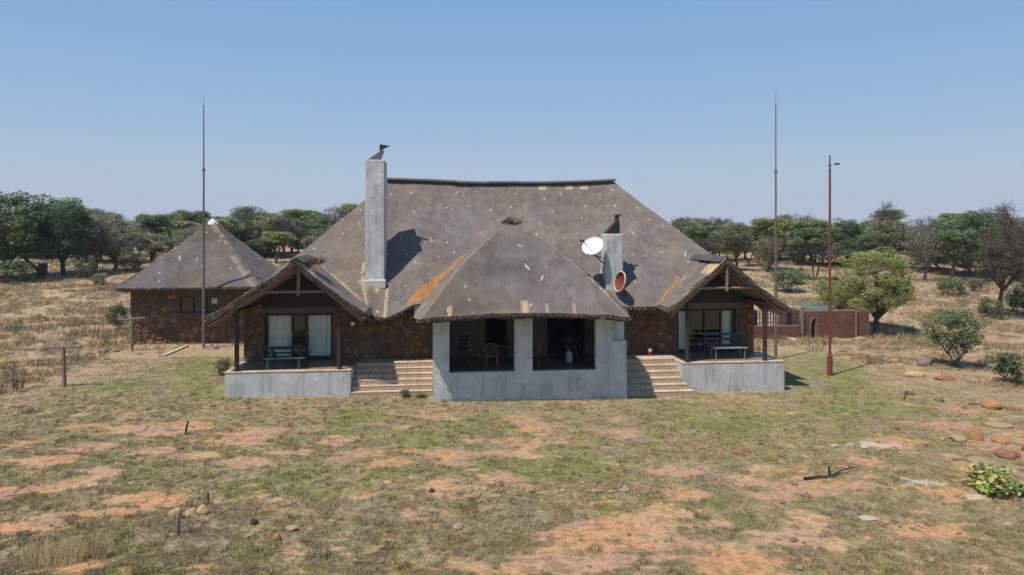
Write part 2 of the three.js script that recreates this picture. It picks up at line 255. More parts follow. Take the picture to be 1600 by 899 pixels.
// one slope: P(a, b) gives a point, a along the eave, b from eave to ridge; closed on all sides, thickness th; keep(p) false drops a cell
function slope(P, nu, nv, th, uv, keep, inset = 0.035, rag = 0) {
  const top = new Buf(), rest = new Buf(), T = [], Bt = [], pts = [];
  for (let j = 0; j <= nv; j++) for (let i = 0; i <= nu; i++) {
    const p = P(i / nu, j / nv); pts.push(p.clone()); if (rag && (i === 0 || i === nu)) p.z += (noise(j * 0.9, nu) - 0.5) * rag + (hash(j, i) - 0.5) * rag * 0.6; p.y += bump3(p.x, p.y, p.z) * Math.min(1, j / 2 + 0.25);
    const [u, w] = uv(p, i / nu, j / nv); T.push(top.v(p.x, p.y, p.z, u, w)); if (j) Bt.push([p.x, p.y - th * (0.97 + 0.06 * hash(i, j)), p.z]); else { const q = P(i / nu, inset); Bt.push([q.x, q.y - th * (0.95 + 0.1 * hash(i, j)), q.z]); }
  }
  const on = (i, j) => { if (i < 0 || j < 0 || i >= nu || j >= nv) return false; if (!keep) return true; for (const [a, b] of [[0, 0], [1, 0], [0, 1], [1, 1]]) if (keep(pts[(j + b) * (nu + 1) + i + a])) return true; return false; };
  const tp = (k) => [top.p[3 * T[k]], top.p[3 * T[k] + 1], top.p[3 * T[k] + 2]];
  const cell = new Uint8Array(nu * nv); for (let j = 0; j < nv; j++) for (let i = 0; i < nu; i++) cell[j * nu + i] = on(i, j) ? 1 : 0;
  const c = (i, j) => i >= 0 && j >= 0 && i < nu && j < nv && cell[j * nu + i];
  const wall = (k, l) => { const a = tp(k), b = tp(l), d = Bt[l], e = Bt[k]; const L = Math.hypot(a[0] - b[0], a[1] - b[1], a[2] - b[2]), s = a[0] + a[2]; rest.q(rest.v(...a, s, 0), rest.v(...b, s + L, 0), rest.v(...d, s + L, th), rest.v(...e, s, th)); };
  for (let j = 0; j < nv; j++) for (let i = 0; i < nu; i++) if (c(i, j)) {
    const k = j * (nu + 1) + i; top.q(T[k], T[k + 1], T[k + nu + 2], T[k + nu + 1]);
    rest.q(...[k, k + nu + 1, k + nu + 2, k + 1].map((m) => rest.v(...Bt[m], Bt[m][0], Bt[m][2])));
    if (!c(i, j - 1)) wall(k, k + 1); if (!c(i, j + 1)) wall(k + nu + 2, k + nu + 1); if (!c(i - 1, j)) wall(k + nu + 1, k); if (!c(i + 1, j)) wall(k + 1, k + nu + 2);
  }
  return { top: top.geo(), rest: rest.geo() };
}
function roofMesh(name, slopes, mat, parent) {
  const tops = mergeGeometries(slopes.map((s) => s.top)), rests = mergeGeometries(slopes.map((s) => s.rest)), g = mergeGeometries([tops, rests], true);
  return part(name, g, [mat, M.cut], parent);
}
function fringe(edges, parent, perM = 75, long = 1) {        // loose straw ends along an edge: [from, to, outward direction]
  const b = new Buf();
  for (const [pts, dir, thick] of edges) for (let s = 0; s + 1 < pts.length; s++) {
    const A = pts[s], B = pts[s + 1], n = Math.ceil(A.distanceTo(B) * perM);
    for (let k = 0; k < n; k++) {
      const p = A.clone().lerp(B, rs()); p.y -= rs() * thick; const d = dir.clone().add(V((rs() - 0.5) * 0.5, (rs() - 0.5) * 0.5 - 0.1, (rs() - 0.5) * 0.5)).normalize(), l = (0.03 + 0.07 * rs() * rs() + 0.02) * long, w = 0.006 + 0.008 * rs();
      const side = V(0, 0, 0).crossVectors(d, V(rs() - 0.5, rs() - 0.5, rs() - 0.5)).normalize().multiplyScalar(w), q = p.clone().addScaledVector(d, l); p.addScaledVector(d, -0.06);
      const c0 = 0.5 + 0.8 * rs(), c = [0.2 * c0, 0.155 * c0, 0.115 * c0];
      b.q(b.v(p.x - side.x, p.y - side.y, p.z - side.z, 0, 0, c), b.v(p.x + side.x, p.y + side.y, p.z + side.z, 0, 0, c), b.v(q.x + side.x * 0.3, q.y + side.y * 0.3, q.z + side.z * 0.3, 0, 0, c), b.v(q.x - side.x * 0.3, q.y - side.y * 0.3, q.z - side.z * 0.3, 0, 0, c));
    }
  }
  const m = part('straw_fringe', b.geo(), M.straw, parent); m.userData.kind = 'stuff'; return m;
}

/* ---------- rubble stone facing ---------- */
function clipPoly(poly, nx, ny, d) { const out = []; for (let i = 0; i < poly.length; i++) { const a = poly[i], b = poly[(i + 1) % poly.length], da = a[0] * nx + a[1] * ny - d, db = b[0] * nx + b[1] * ny - d; if (da <= 0) out.push(a); if (da * db < 0) { const t = da / (da - db); out.push([a[0] + (b[0] - a[0]) * t, a[1] + (b[1] - a[1]) * t]); } } return out; }
const stoneRnd = rng(501);
function stones(parent, x0, x1, y0, y1, zf, size = 0.36, top) {   // irregular stones set in the mortar of a wall facing +z; top(x) limits the height
  const seeds = [], nx = Math.max(1, Math.round((x1 - x0) / size)), ny = Math.max(1, Math.round((y1 - y0) / (size * 0.82)));
  for (let j = 0; j < ny; j++) for (let i = 0; i < nx; i++) seeds.push([x0 + (i + 0.5 + (j % 2 ? 0.25 : -0.25) + (stoneRnd() - 0.5) * 0.85) * (x1 - x0) / nx, y0 + (j + 0.5 + (stoneRnd() - 0.5) * 0.75) * (y1 - y0) / ny]);
  for (const s of seeds) {
    if (top && s[1] > top(s[0])) continue;
    let poly = [[x0 + 0.02, y0 + 0.01], [x1 - 0.02, y0 + 0.01], [x1 - 0.02, y1 - 0.02], [x0 + 0.02, y1 - 0.02]];
    const gap = 0.018 + 0.014 * stoneRnd();
    for (const q of seeds) { if (q === s) continue; const dx = q[0] - s[0], dy = q[1] - s[1], L = Math.hypot(dx, dy); if (L > size * 3) continue; poly = clipPoly(poly, dx / L, dy / L, ((q[0] ** 2 + q[1] ** 2 - s[0] ** 2 - s[1] ** 2) / 2) / L - gap); if (poly.length < 3) break; }
    if (poly.length < 3) continue;
    const cut = []; for (let i = 0; i < poly.length; i++) { const a = poly[i], b = poly[(i + 1) % poly.length], L = Math.hypot(b[0] - a[0], b[1] - a[1]); if (L < 0.03) { cut.push([(a[0] + b[0]) / 2, (a[1] + b[1]) / 2]); continue; } cut.push([lerp(a[0], b[0], 0.2), lerp(a[1], b[1], 0.2)], [lerp(a[0], b[0], 0.8), lerp(a[1], b[1], 0.8)]); }
    const cx = cut.reduce((t, p) => t + p[0], 0) / cut.length, cy = cut.reduce((t, p) => t + p[1], 0) / cut.length, b = new Buf(), n = cut.length, h = 0.03 + 0.03 * stoneRnd(), tx = (stoneRnd() - 0.5) * 0.05, ty = (stoneRnd() - 0.5) * 0.05;
    const ring = (k, z) => cut.map((p) => b.v(cx + (p[0] - cx) * k, cy + (p[1] - cy) * k, zf + z + (z > 0 ? (p[0] - cx) * tx + (p[1] - cy) * ty : 0), p[0], p[1]));
    const r0 = ring(1, -0.02), r1 = ring(0.97, h * 0.7), r2 = ring(0.82, h), mid = b.v(cx, cy, zf + h * 1.05, cx, cy);
    for (let i = 0; i < n; i++) { const k = (i + 1) % n; b.q(r0[i], r0[k], r1[k], r1[i]); b.q(r1[i], r1[k], r2[k], r2[i]); b.t(r2[i], r2[k], mid); }
    part('stone', b.geo(), M.stones[Math.floor(stoneRnd() * M.stones.length)], parent);
  }
}
function polyWall(pts, z0, z1, holes = []) {        // wall outline in x, y pulled from z0 to z1
  const s = new THREE.Shape(pts.map((p) => new THREE.Vector2(...p)));
  for (const h of holes) s.holes.push(new THREE.Path([[h[0], h[2]], [h[0], h[3]], [h[1], h[3]], [h[1], h[2]]].map((p) => new THREE.Vector2(...p))));
  const g = new THREE.ExtrudeGeometry(s, { depth: z1 - z0, bevelEnabled: false }); g.translate(0, 0, z0); return metreUV(g);
}

/* ================= the thatched lodge ================= */
const FLOOR = 1.0, WALLZ = -3.3;
const lodge = thing('thatched_lodge', 'large thatched lodge with plastered porch, two gabled verandas and stone walls', 'house');
const LG = { xc: -8.38, ya: 5.41, xl: -11.79, yl: 3.1, xr: -5.7, yr: 3.22, zf: -0.7, zb: -5.7 };
const RG = { xc: 9.12, ya: 5.38, xl: 6.64, yl: 3.22, xr: 11.9, yr: 3.2, zf: -0.95, zb: -5.7 };
const gableY = (g, x) => x < g.xc ? lerp(g.yl, g.ya, (x - g.xl) / (g.xc - g.xl)) : lerp(g.yr, g.ya, (g.xr - x) / (g.xr - g.xc));
const PO = { xl: -3.72, xr: 4.68, zf: 1.05, xc: 0.3, za: -2.7, ya: 6.98, ye: 3.38, zb: -6.6 };
const poL = (z) => -3.8 + 0.2 * smoothstep(z, 0.4, 1.06), poR = (z) => 4.8 - 0.32 * smoothstep(z, -0.6, 1.06);
const porchY = (x, z) => Math.min(lerp(PO.ye, PO.ya, (x - PO.xl) / (PO.xc - PO.xl)), lerp(PO.ye, PO.ya, (PO.xr - x) / (PO.xr - PO.xc)), lerp(PO.ye, PO.ya, (PO.zf - z) / (PO.zf - PO.za)));
const RX0 = -5.4, RX1 = 6.1, RZ = -8.2, EX0 = -11.5, EX1 = 12.45, EZ = -2.2, EZB = -14.2;
const ridgeY = (x) => 9.12 - 0.16 * Math.sin(clamp((x - RX0) / (RX1 - RX0), 0, 1) * Math.PI) + 0.015 * Math.sin(x * 1.3);
const eaveY = (x) => 3.26 - 0.36 * Math.exp(-(((x + 5.15) / 0.75) ** 2)) + 0.22 * Math.exp(-(((x + 3.75) / 0.5) ** 2)) - 0.05 * Math.exp(-(((x - 5.9) / 0.7) ** 2));
const SL = 8.35;
const hipSag = (b) => -0.12 * Math.sin(b * Math.PI);
const hidden = (p) => (p.x > LG.xl + 0.2 && p.x < LG.xr - 0.05 && p.z > LG.zb + 0.3 && p.y < gableY(LG, p.x) - 0.12) || (p.x > RG.xl + 0.05 && p.x < RG.xr - 0.2 && p.z > RG.zb + 0.3 && p.y < gableY(RG, p.x) - 0.12) || (p.x > PO.xl + 0.05 && p.x < PO.xr - 0.05 && p.z > PO.zb && p.y < porchY(p.x, p.z) - 0.12);
const mainThatch = thatchMaterial(1792, 640, 24, 9, 5, (u, v, s1, mid) => {
  const x = u - 12, y = 3.2 + v * 0.694; let c = null, a = 0;
  const put = (col, amount) => { if (amount > a) { a = amount; c = col; } };
  const band = (d, w, ya, yb) => smoothstep(d, -0.06, 0.02) * (1 - smoothstep(d, w * 0.75 + (mid - 0.5) * 0.3, w + (mid - 0.5) * 0.35)) * smoothstep(y, ya, ya + 0.1) * (1 - smoothstep(y, yb - 0.25, yb));
  put(ORANGE, band(0.3 - (6.98 - y) / 0.9 - x + 0.1, 0.85 - (y - 3.4) * 0.12, 3.3, 6.1) * 0.95);
  put(ORANGE, band(9.12 - (5.38 - y) / 0.87 - x + 0.08, 0.26, 3.2, 4.5) * 0.75);
  put(PALE, band(x - (-8.38 + (5.41 - y) / 0.817) + 0.05, 0.12, 3.0, 5.2) * 0.5);
  if (y < 4.35 && y > 2.6) { put(PALE, (1 - smoothstep(Math.abs(x + 5.08 + (s1 - 0.5) * 0.1), 0.03, 0.1)) * smoothstep(y, 2.6, 2.8) * 0.85); put(PALE, 0.8 * (1 - smoothstep(Math.abs(x + 6.02 - (4.2 - y) * 0.22 + (s1 - 0.5) * 0.12), 0.02, 0.09))); put(PALE, smoothstep(y + (s1 - 0.5) * 0.3, 4.08, 4.16) * (x > -6.1 && x < -5.4 ? 0.6 : 0)); }
  if (x > -6.2 && x < -6.0 && y > 4 && y < 5.1) put(PALE, 0.8 * smoothstep(s1 + mid, 0.75, 1.0));
  put(PALE, smoothstep(y, 8.62, 8.7) * (1 - smoothstep(y, 8.85, 8.92)) * ((x > 2.2 && x < 2.6) || (x > 3.6 && x < 3.95) || (x > 4.3 && x < 4.75) ? 0.9 : 0));
  return [c ?? PALE, a];
});
const front = slope((a, b) => { const x = lerp(EX0, EX1, a), tx = clamp(x, RX0, RX1); return V(lerp(x, tx, b), lerp(eaveY(x), ridgeY(tx), b) + hipSag(b), lerp(EZ, RZ, b)); }, 190, 56, 0.3, (p, a, b) => [(p.x + 12) / 24, b * SL / 9], (p) => !hidden(p));
const rear = slope((a, b) => { const x = lerp(EX1, EX0, a), tx = clamp(x, RX0, RX1); return V(lerp(x, tx, b), lerp(3.2, ridgeY(tx), b) + hipSag(b), lerp(EZB, RZ, b)); }, 60, 20, 0.3, (p, a, b) => [(p.x + 30) / 24, b * SL / 9 + 0.4]);
const hipL = slope((a, b) => V(lerp(EX0, RX0, b), lerp(lerp(3.2, eaveY(EX0), a), ridgeY(RX0), b) + hipSag(b), lerp(lerp(EZB, EZ, a), RZ, b)), 50, 30, 0.3, (p, a, b) => [(p.z + 3) / 24, b * SL / 9 + 0.3]);
const hipR = slope((a, b) => V(lerp(EX1, RX1, b), lerp(lerp(eaveY(EX1), 3.2, a), ridgeY(RX1), b) + hipSag(b), lerp(lerp(EZ, EZB, a), RZ, b)), 50, 30, 0.3, (p, a, b) => [(-p.z + 8) / 24, b * SL / 9 + 0.5]);
const mainRoof = roofMesh('main_roof', [front, rear, hipL, hipR], mainThatch, lodge);
for (let k = 0, x = RX0 - 0.05, r = rng(4); x < RX1; k++) {          // ridge capping, piece by piece
  const L = Math.min(1.5 + 0.4 * r(), RX1 + 0.1 - x), y0 = ridgeY(x), y1 = ridgeY(x + L), pts = [];
  for (let i = 0; i <= 10; i++) { const a = lerp(-0.2, Math.PI + 0.2, i / 10); pts.push(new THREE.Vector2(Math.cos(a) * 0.25, Math.sin(a) * 0.12)); } for (let i = 10; i >= 0; i--) { const a = lerp(-0.2, Math.PI + 0.2, i / 10); pts.push(new THREE.Vector2(Math.cos(a) * 0.22, Math.sin(a) * 0.09)); }
  const g = new THREE.ExtrudeGeometry(new THREE.Shape(pts), { depth: L + 0.08, bevelEnabled: false }); g.translate(0, 0, -0.04); g.rotateY(Math.PI / 2); g.rotateZ(Math.atan2(y1 - y0, L)); g.translate(x, y0 - 0.02 + 0.014 * (k % 2), RZ);
  part('ridge_cap', g, M.ridge[k % 3], mainRoof); x += L;
}
fringe([[Array.from({ length: 30 }, (_, i) => V(lerp(-5.72, -3.62, i / 29), 0, EZ)).map((p) => { p.y = eaveY(p.x); return p; }), V(0, -0.6, 0.8), 0.1], [Array.from({ length: 20 }, (_, i) => V(lerp(4.25, 6.6, i / 19), 0, EZ)).map((p) => { p.y = eaveY(p.x); return p; }), V(0, -0.6, 0.8), 0.1]], mainRoof);

/* porch roof: hipped front, ridge running back into the main roof */
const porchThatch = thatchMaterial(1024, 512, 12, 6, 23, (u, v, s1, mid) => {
  let a = 0; const d1 = Math.abs(u - 5.6), d2 = Math.abs(u - 2.75 - v * 0.1);
  if (v < 0.75) a = Math.max(a, (1 - smoothstep(d1 + (s1 - 0.5) * 0.06, 0.1, 0.17)) * (1 - smoothstep(v, 0.55, 0.72)) * 0.9);
  if (v < 0.45) a = Math.max(a, (1 - smoothstep(d2, 0.05, 0.1)) * 0.7, (1 - smoothstep(Math.abs(u - 6.45), 0.04, 0.09)) * 0.5, (1 - smoothstep(Math.abs(u - 7.5), 0.04, 0.08)) * 0.45);
  const b = v / 5.3, hr = Math.abs(u - 5.2 - lerp(4.44, 0.34, b)), hl = Math.abs(u - 5.2 - lerp(-3.56, 0.26, b)); if (v < 5.2) a = Math.max(a, (1 - smoothstep(hr + (s1 - 0.5) * 0.05, 0.03, 0.1)) * (0.3 + 0.65 * smoothstep(mid, 0.45, 0.6)), (1 - smoothstep(hl + (s1 - 0.5) * 0.05, 0.02, 0.08)) * 0.4);
  return [PALE, a];
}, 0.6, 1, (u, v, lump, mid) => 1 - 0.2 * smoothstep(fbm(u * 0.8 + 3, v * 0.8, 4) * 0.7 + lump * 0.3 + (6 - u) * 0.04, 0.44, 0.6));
const pe = (x) => PO.ye - 0.04 + 0.07 * Math.cos((x - 0.3) * 0.75) - 0.09 * smoothstep(Math.abs(x - 0.3), 3.2, 4.05);
const cone = (x, b, tx) => lerp(pe(x), PO.ya, b) + Math.sin(b * Math.PI) * (0.1 + 0.26 * smoothstep(Math.abs(x - 0.3), 0, 4));
const pFront = slope((a, b) => { const x = lerp(poL(PO.zf), poR(PO.zf), a), bow = 0.14 * (1 - ((x - 0.3) / 4) ** 2); return V(lerp(x, PO.xc, b), cone(x, b), lerp(PO.zf + bow - 0.14, PO.za, b)); }, 90, 46, 0.3, (p, a, b) => [(p.x + 5.2) / 12, b * 5.3 / 6]);
const pLeft = slope((a, b) => V(lerp(poL(lerp(PO.zb, PO.zf, a)), PO.xc, b), lerp(lerp(PO.ye, pe(poL(PO.zf)), a), PO.ya, b) + 0.36 * Math.sin(b * Math.PI) * a, lerp(PO.zb, lerp(PO.zf - 0.14, PO.za, b), a)), 70, 46, 0.3, (p, a, b) => [(p.z + 9) / 12, b * 5.3 / 6 + 0.1], (p) => p.y > 3.2 + (EZ - p.z) * 0.967 - 0.5);
const pRight = slope((a, b) => V(lerp(poR(lerp(PO.zf, PO.zb, a)), PO.xc, b), lerp(lerp(pe(poR(PO.zf)), PO.ye, a), PO.ya, b) + 0.36 * Math.sin(b * Math.PI) * (1 - a), lerp(lerp(PO.zf - 0.14, PO.za, b), PO.zb, a)), 70, 46, 0.3, (p, a, b) => [(-p.z + 4) / 12, b * 5.3 / 6 + 0.2], (p) => p.y > 3.2 + (EZ - p.z) * 0.967 - 0.5);
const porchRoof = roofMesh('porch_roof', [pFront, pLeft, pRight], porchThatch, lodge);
fringe([[Array.from({ length: 40 }, (_, i) => { const x = lerp(poL(PO.zf), poR(PO.zf), i / 39); return V(x, pe(x), PO.zf + 0.14 * (1 - ((x - 0.3) / 4) ** 2) - 0.14); }), V(0, -0.6, 0.8), 0.1], [[V(poL(0.9), pe(PO.xl), PO.zf - 0.14), V(poL(-2), PO.ye, -2.2)], V(-0.8, -0.6, 0), 0.1], [[V(poR(0.9), pe(PO.xr), PO.zf - 0.14), V(poR(-2), PO.ye, -2.2)], V(0.8, -0.6, 0), 0.1]], porchRoof);
{ // bound knot of thatch on the peak of the porch roof
  const b = new Buf(), r = rng(9);
  for (let k = 0; k < 420; k++) { const a = r() * Math.PI * 2, d = V(Math.cos(a) * 0.9, -0.28 - 0.35 * r(), Math.sin(a) * 0.75).normalize(), p = V(PO.xc + (r() - 0.5) * 0.14, PO.ya + 0.07 + r() * 0.05, PO.za - 0.1 + (r() - 0.5) * 0.2), q = p.clone().addScaledVector(d, 0.2 + 0.32 * r()), c0 = 0.45 + 0.8 * r(), c = [0.2 * c0, 0.155 * c0, 0.125 * c0]; b.tube([p, p.clone().lerp(q, 0.5).add(V(0, 0.035, 0)), q], 0.022, 0.007, 3, c); }
  const m = part('thatch_knot', b.geo(), M.straw, porchRoof); m.userData.kind = 'stuff';
}

/* gable roofs */
function gableRoof(g, seed, patch) {
  const mat = thatchMaterial(640, 512, 7, 5, seed, patch, 0.5), n = 44, m = 34;
  const ry = (z) => g.ya + 0.05 * Math.sin(z * 1.7 + seed), kick = (b) => 0.1 * Math.exp(-b * 6) - 0.05 * Math.sin(b * Math.PI);
  const cutBack = (p) => p.y > 3.2 + (EZ - p.z) * 0.967 - 0.55 || p.z > EZ - 0.2 || p.x < EX0 + 0.3 || p.x > EX1 - 0.3;
  const L = slope((a, b) => { const z = lerp(g.zb, g.zf + 0.04 * Math.sin(b * 9), a); return V(lerp(g.xl, g.xc, b), lerp(g.yl, ry(z), b) + kick(b), z); }, n, m, 0.26, (p, a, b) => [(p.z + 6) / 7, b * 3.9 / 5], cutBack, 0.06, 0.1);
  const R = slope((a, b) => { const z = lerp(g.zf + 0.04 * Math.sin(b * 8 + 1), g.zb, a); return V(lerp(g.xr, g.xc, b), lerp(g.yr, ry(z), b) + kick(b), z); }, n, m, 0.26, (p, a, b) => [(-p.z + 1) / 7, b * 3.6 / 5], cutBack, 0.06, 0.1);
  const roof = roofMesh('gable_roof', [L, R], mat, lodge);
  const rake = (x0, y0) => Array.from({ length: 16 }, (_, i) => { const b = i / 15; return V(lerp(x0, g.xc, b), lerp(y0, g.ya, b) + kick(b), g.zf); });
  fringe([[rake(g.xl, g.yl), V(-0.1, -0.15, 1), 0.26], [rake(g.xr, g.yr), V(0.1, -0.15, 1), 0.26], [[V(g.xl, g.yl + 0.08, g.zf), V(g.xl, g.yl + 0.08, -2.4)], V(-0.8, -0.6, 0), 0.1], [[V(g.xr, g.yr + 0.08, g.zf), V(g.xr, g.yr + 0.08, -2.4)], V(0.8, -0.6, 0), 0.1]], roof, 260, 1.5);
  return roof;
}
const gl = gableRoof(LG, 31, (u, v, s1, mid) => [PALE, u > 1.65 && u < 2.35 + (s1 - 0.5) * 0.2 && v > 2.55 ? smoothstep(v + (s1 - 0.5) * 0.3, 2.6, 2.8) * 0.9 : 0]);
const gr = gableRoof(RG, 47, (u, v, s1, mid) => [u > 4.7 ? [0.55, 0.4, 0.2] : PALE, u > 3.95 && u < 5.1 && v > 2.5 + (mid - 0.5) * 0.8 + Math.abs(u - 4.7) * 0.35 ? 0.9 * smoothstep(v + (s1 - 0.5) * 0.4, 2.6, 2.85) : 0]);
function bentSheet(x, y, z0, z1, w, drop, mat, parent) { const s = new THREE.Shape([[-w, -drop], [-w * 0.5, -drop * 0.42], [0, 0], [w * 0.5, -drop * 0.42], [w, -drop], [w, -drop + 0.03], [w * 0.5, -drop * 0.42 + 0.04], [0, 0.04], [-w * 0.5, -drop * 0.42 + 0.04], [-w, -drop + 0.03]].map((p) => new THREE.Vector2(...p))); const g = new THREE.ExtrudeGeometry(s, { depth: z1 - z0, bevelEnabled: false }); g.translate(x, y, z0); return part('ridge_cap', g, mat, parent); }
bentSheet(RG.xc, RG.ya + 0.03, -1.95, -0.97, 0.3, 0.22, M.ridge[0], gr); bentSheet(RG.xc, RG.ya + 0.06, -3.2, -1.9, 0.32, 0.24, M.ridge[1], gr); bentSheet(RG.xc, RG.ya + 0.02, -4.6, -3.05, 0.3, 0.22, M.ridge[0], gr);
bentSheet(LG.xc, LG.ya + 0.03, -1.7, -0.74, 0.28, 0.2, M.ridge[1], gl); bentSheet(LG.xc, LG.ya + 0.05, -3.4, -1.55, 0.28, 0.2, M.ridge[0], gl);
{ const b = new Buf(), r = rng(19); for (let k = 0; k < 160; k++) { const p = V(-7.75 + (r() - 0.5) * 0.4, 5.16 + r() * 0.16, -1.6 + (r() - 0.5) * 0.5), d = V(r() - 0.5, r() * 0.5 - 0.1, r() - 0.5).normalize(), q = p.clone().addScaledVector(d, 0.16 + 0.14 * r()), c0 = 0.5 + r(); b.tube([p, q], 0.016, 0.006, 3, [0.2 * c0, 0.105 * c0, 0.06 * c0]); } const m = part('loose_thatch', b.geo(), M.straw, gl); m.userData.kind = 'stuff'; }

/* timber of the open gables */
function gableTimber(g, cols) {
  const zc = -1.16, tieY = 4.1;
  for (const x of cols) part('column', bar([x, FLOOR - 0.02, zc], [x + 0.01, gableY(g, x) - 0.4, zc], 0.095, 0.085, 12), M.darkWood, lodge);
  part('tie_beam', bar([g.xl + (tieY - g.yl) / (g.ya - g.yl) * (g.xc - g.xl) + 0.25, tieY, zc + 0.1], [g.xr - (tieY - g.yr) / (g.ya - g.yr) * (g.xr - g.xc) - 0.25, tieY + 0.01, zc + 0.1], 0.055, 0.05, 10), M.pole, lodge);
  part('king_post', bar([g.xc + 0.05, tieY - 0.12, zc + 0.19], [g.xc + 0.06, g.ya - 0.36, zc + 0.19], 0.07, 0.06, 10), M.pole, lodge);
  for (const x of cols) part('wall_plate', bar([x, gableY(g, x) - 0.46, zc + 0.2], [x, gableY(g, x) - 0.46, WALLZ + 0.05], 0.07, 0.07, 10), M.darkWood, lodge);
  for (let k = 0; k < 5; k++) for (const s of [-1, 1]) {
    const z = lerp(g.zf - 0.12, WALLZ + 0.25, k / 4), x0 = s < 0 ? g.xl + 0.12 : g.xr - 0.12, b0 = 0.035;
    part('rafter', bar([x0, gableY(g, x0) - 0.38, z], [g.xc + s * 0.08, g.ya - 0.4, z], 0.05, 0.042, 8), M.pole, lodge);
  }
  for (let k = 1; k < 8; k++) for (const s of [-1, 1]) { const x = lerp(s < 0 ? g.xl : g.xr, g.xc, k / 8); part('batten', bar([x, gableY(g, x) - 0.325, g.zf - 0.06], [x, gableY(g, x) - 0.325, WALLZ + 0.1], 0.017, 0.017, 6), M.pole, lodge); }
}
gableTimber(LG, [-10.72, -6.78]); gableTimber(RG, [7.52, 10.92]);

/* walls: rubble stone in front, plain behind */
const D1 = [-10.22, -7.36, FLOOR, 3.0], D2 = [7.84, 10.62, FLOOR, 2.98], PD1 = [-0.85, 0.15, FLOOR, 3.05], PD2 = [1.9, 3.6, FLOOR, 3.05];
const under = (x) => { if (x <= LG.xr && x >= LG.xl) return gableY(LG, x) - 0.27; if (x >= RG.xl && x <= RG.xr) return gableY(RG, x) - 0.27; if (x >= PO.xl && x <= PO.xr) return Math.max(3.9, porchY(x, WALLZ) - 0.3); return 3.9; };
const outline = (x0, x1) => { const p = [[x0, -0.45], [x1, -0.45]]; for (let k = 0; k <= 24; k++) { const x = lerp(x1, x0, k / 24); p.push([x, Math.max(3.9, under(x))]); } return p; };
const T = 0.3;
const stoneL = part('stone_wall', polyWall(outline(-11.05, -3.1), WALLZ - T, WALLZ, [D1]), M.mortar, lodge);
const stoneR = part('stone_wall', polyWall(outline(4.6, 11.45), WALLZ - T, WALLZ, [D2]), M.mortar, lodge);
stones(stoneL, -11.04, D1[0] - 0.08, FLOOR, 3.4, WALLZ, 0.3); stones(stoneL, D1[1] + 0.08, -6.3, FLOOR, 3.1, WALLZ, 0.3); stones(stoneL, -6.3, -3.12, FLOOR - 0.02, 3.4, WALLZ, 0.3);
stones(stoneR, 4.63, D2[0] - 0.08, FLOOR, 3.3, WALLZ, 0.3); stones(stoneR, D2[1] + 0.08, 11.44, FLOOR, 3.3, WALLZ, 0.3);
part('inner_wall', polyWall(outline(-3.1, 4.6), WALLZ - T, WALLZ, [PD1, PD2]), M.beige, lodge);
part('side_wall', [box(-11.05, -10.75, -0.45, 3.7, -13, WALLZ - T), box(11.15, 11.45, -0.45, 3.7, -13, WALLZ - T)], M.mortar, lodge);
part('rear_wall', box(-11.05, 11.45, -0.45, 3.7, -13.3, -13), M.mortar, lodge);
part('room_floor', box(-10.75, 11.15, 0.7, FLOOR - 0.01, -13, WALLZ - T), M.floorTile, lodge);
part('partition', [box(-3.4, -3.2, FLOOR, 3.7, -13, WALLZ - T), box(4.7, 4.9, FLOOR, 3.7, -13, WALLZ - T), box(-10.75, 11.15, FLOOR, 3.7, -8.1, -7.9)], std(0.045, 0.035, 0.028, 0.9), lodge);
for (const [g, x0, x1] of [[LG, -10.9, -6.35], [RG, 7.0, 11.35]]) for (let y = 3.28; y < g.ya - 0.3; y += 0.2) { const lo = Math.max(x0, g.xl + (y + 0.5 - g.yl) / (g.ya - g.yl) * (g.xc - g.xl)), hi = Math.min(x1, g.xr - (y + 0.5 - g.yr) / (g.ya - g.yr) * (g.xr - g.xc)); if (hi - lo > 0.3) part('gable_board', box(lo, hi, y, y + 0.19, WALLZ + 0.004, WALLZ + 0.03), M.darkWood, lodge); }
part('lintel', rbox(D1[0] - 0.25, D1[1] + 0.15, 3.03, 3.24, WALLZ, WALLZ + 0.05, 0.015), std(0.13, 0.1, 0.08, 0.9), lodge); part('lintel', rbox(D2[0] - 0.3, D2[1] + 0.2, 3.02, 3.26, WALLZ, WALLZ + 0.05, 0.015), std(0.15, 0.12, 0.095, 0.9), lodge);

/* glazed doors */
function glazedDoor(d, mull) {
  const z = WALLZ - 0.14, f = 0.1, frame = part('sliding_door', [box(d[0], d[0] + f, d[2], d[3], z - 0.06, z + 0.07), box(d[1] - f, d[1], d[2], d[3], z - 0.06, z + 0.07), box(d[0] + f, d[1] - f, d[3] - f, d[3], z - 0.06, z + 0.07), box(d[0] + f, d[1] - f, d[2], d[2] + 0.14, z - 0.05, z + 0.06), ...mull.map((m) => box(m - 0.045, m + 0.045, d[2] + 0.14, d[3] - f, z - 0.05, z + 0.06))], M.darkWood, lodge);
  const xs = [d[0] + f, ...mull, d[1] - f];
  for (let k = 0; k + 1 < xs.length; k++) part('pane', box(xs[k] + (k ? 0.045 : 0), xs[k + 1] - (k + 2 < xs.length ? 0.045 : 0), d[2] + 0.14, d[3] - f, z - 0.003, z + 0.003), M.glass, frame);
  for (const m of mull) part('handle', rbox(m - 0.012, m + 0.012, 1.95, 2.15, z + 0.06, z + 0.1, 0.008), M.steel, frame);
}
glazedDoor(D1, [-9.06, -8.49]); glazedDoor(D2, [8.36, 9.15, 9.92]);
for (const d of [PD1, PD2]) part('door_frame', [box(d[0], d[0] + 0.08, d[2], d[3], WALLZ - 0.2, WALLZ + 0.03), box(d[1] - 0.08, d[1], d[2], d[3], WALLZ - 0.2, WALLZ + 0.03), box(d[0] + 0.08, d[1] - 0.08, d[3] - 0.08, d[3], WALLZ - 0.2, WALLZ + 0.03)], M.darkWood, lodge);
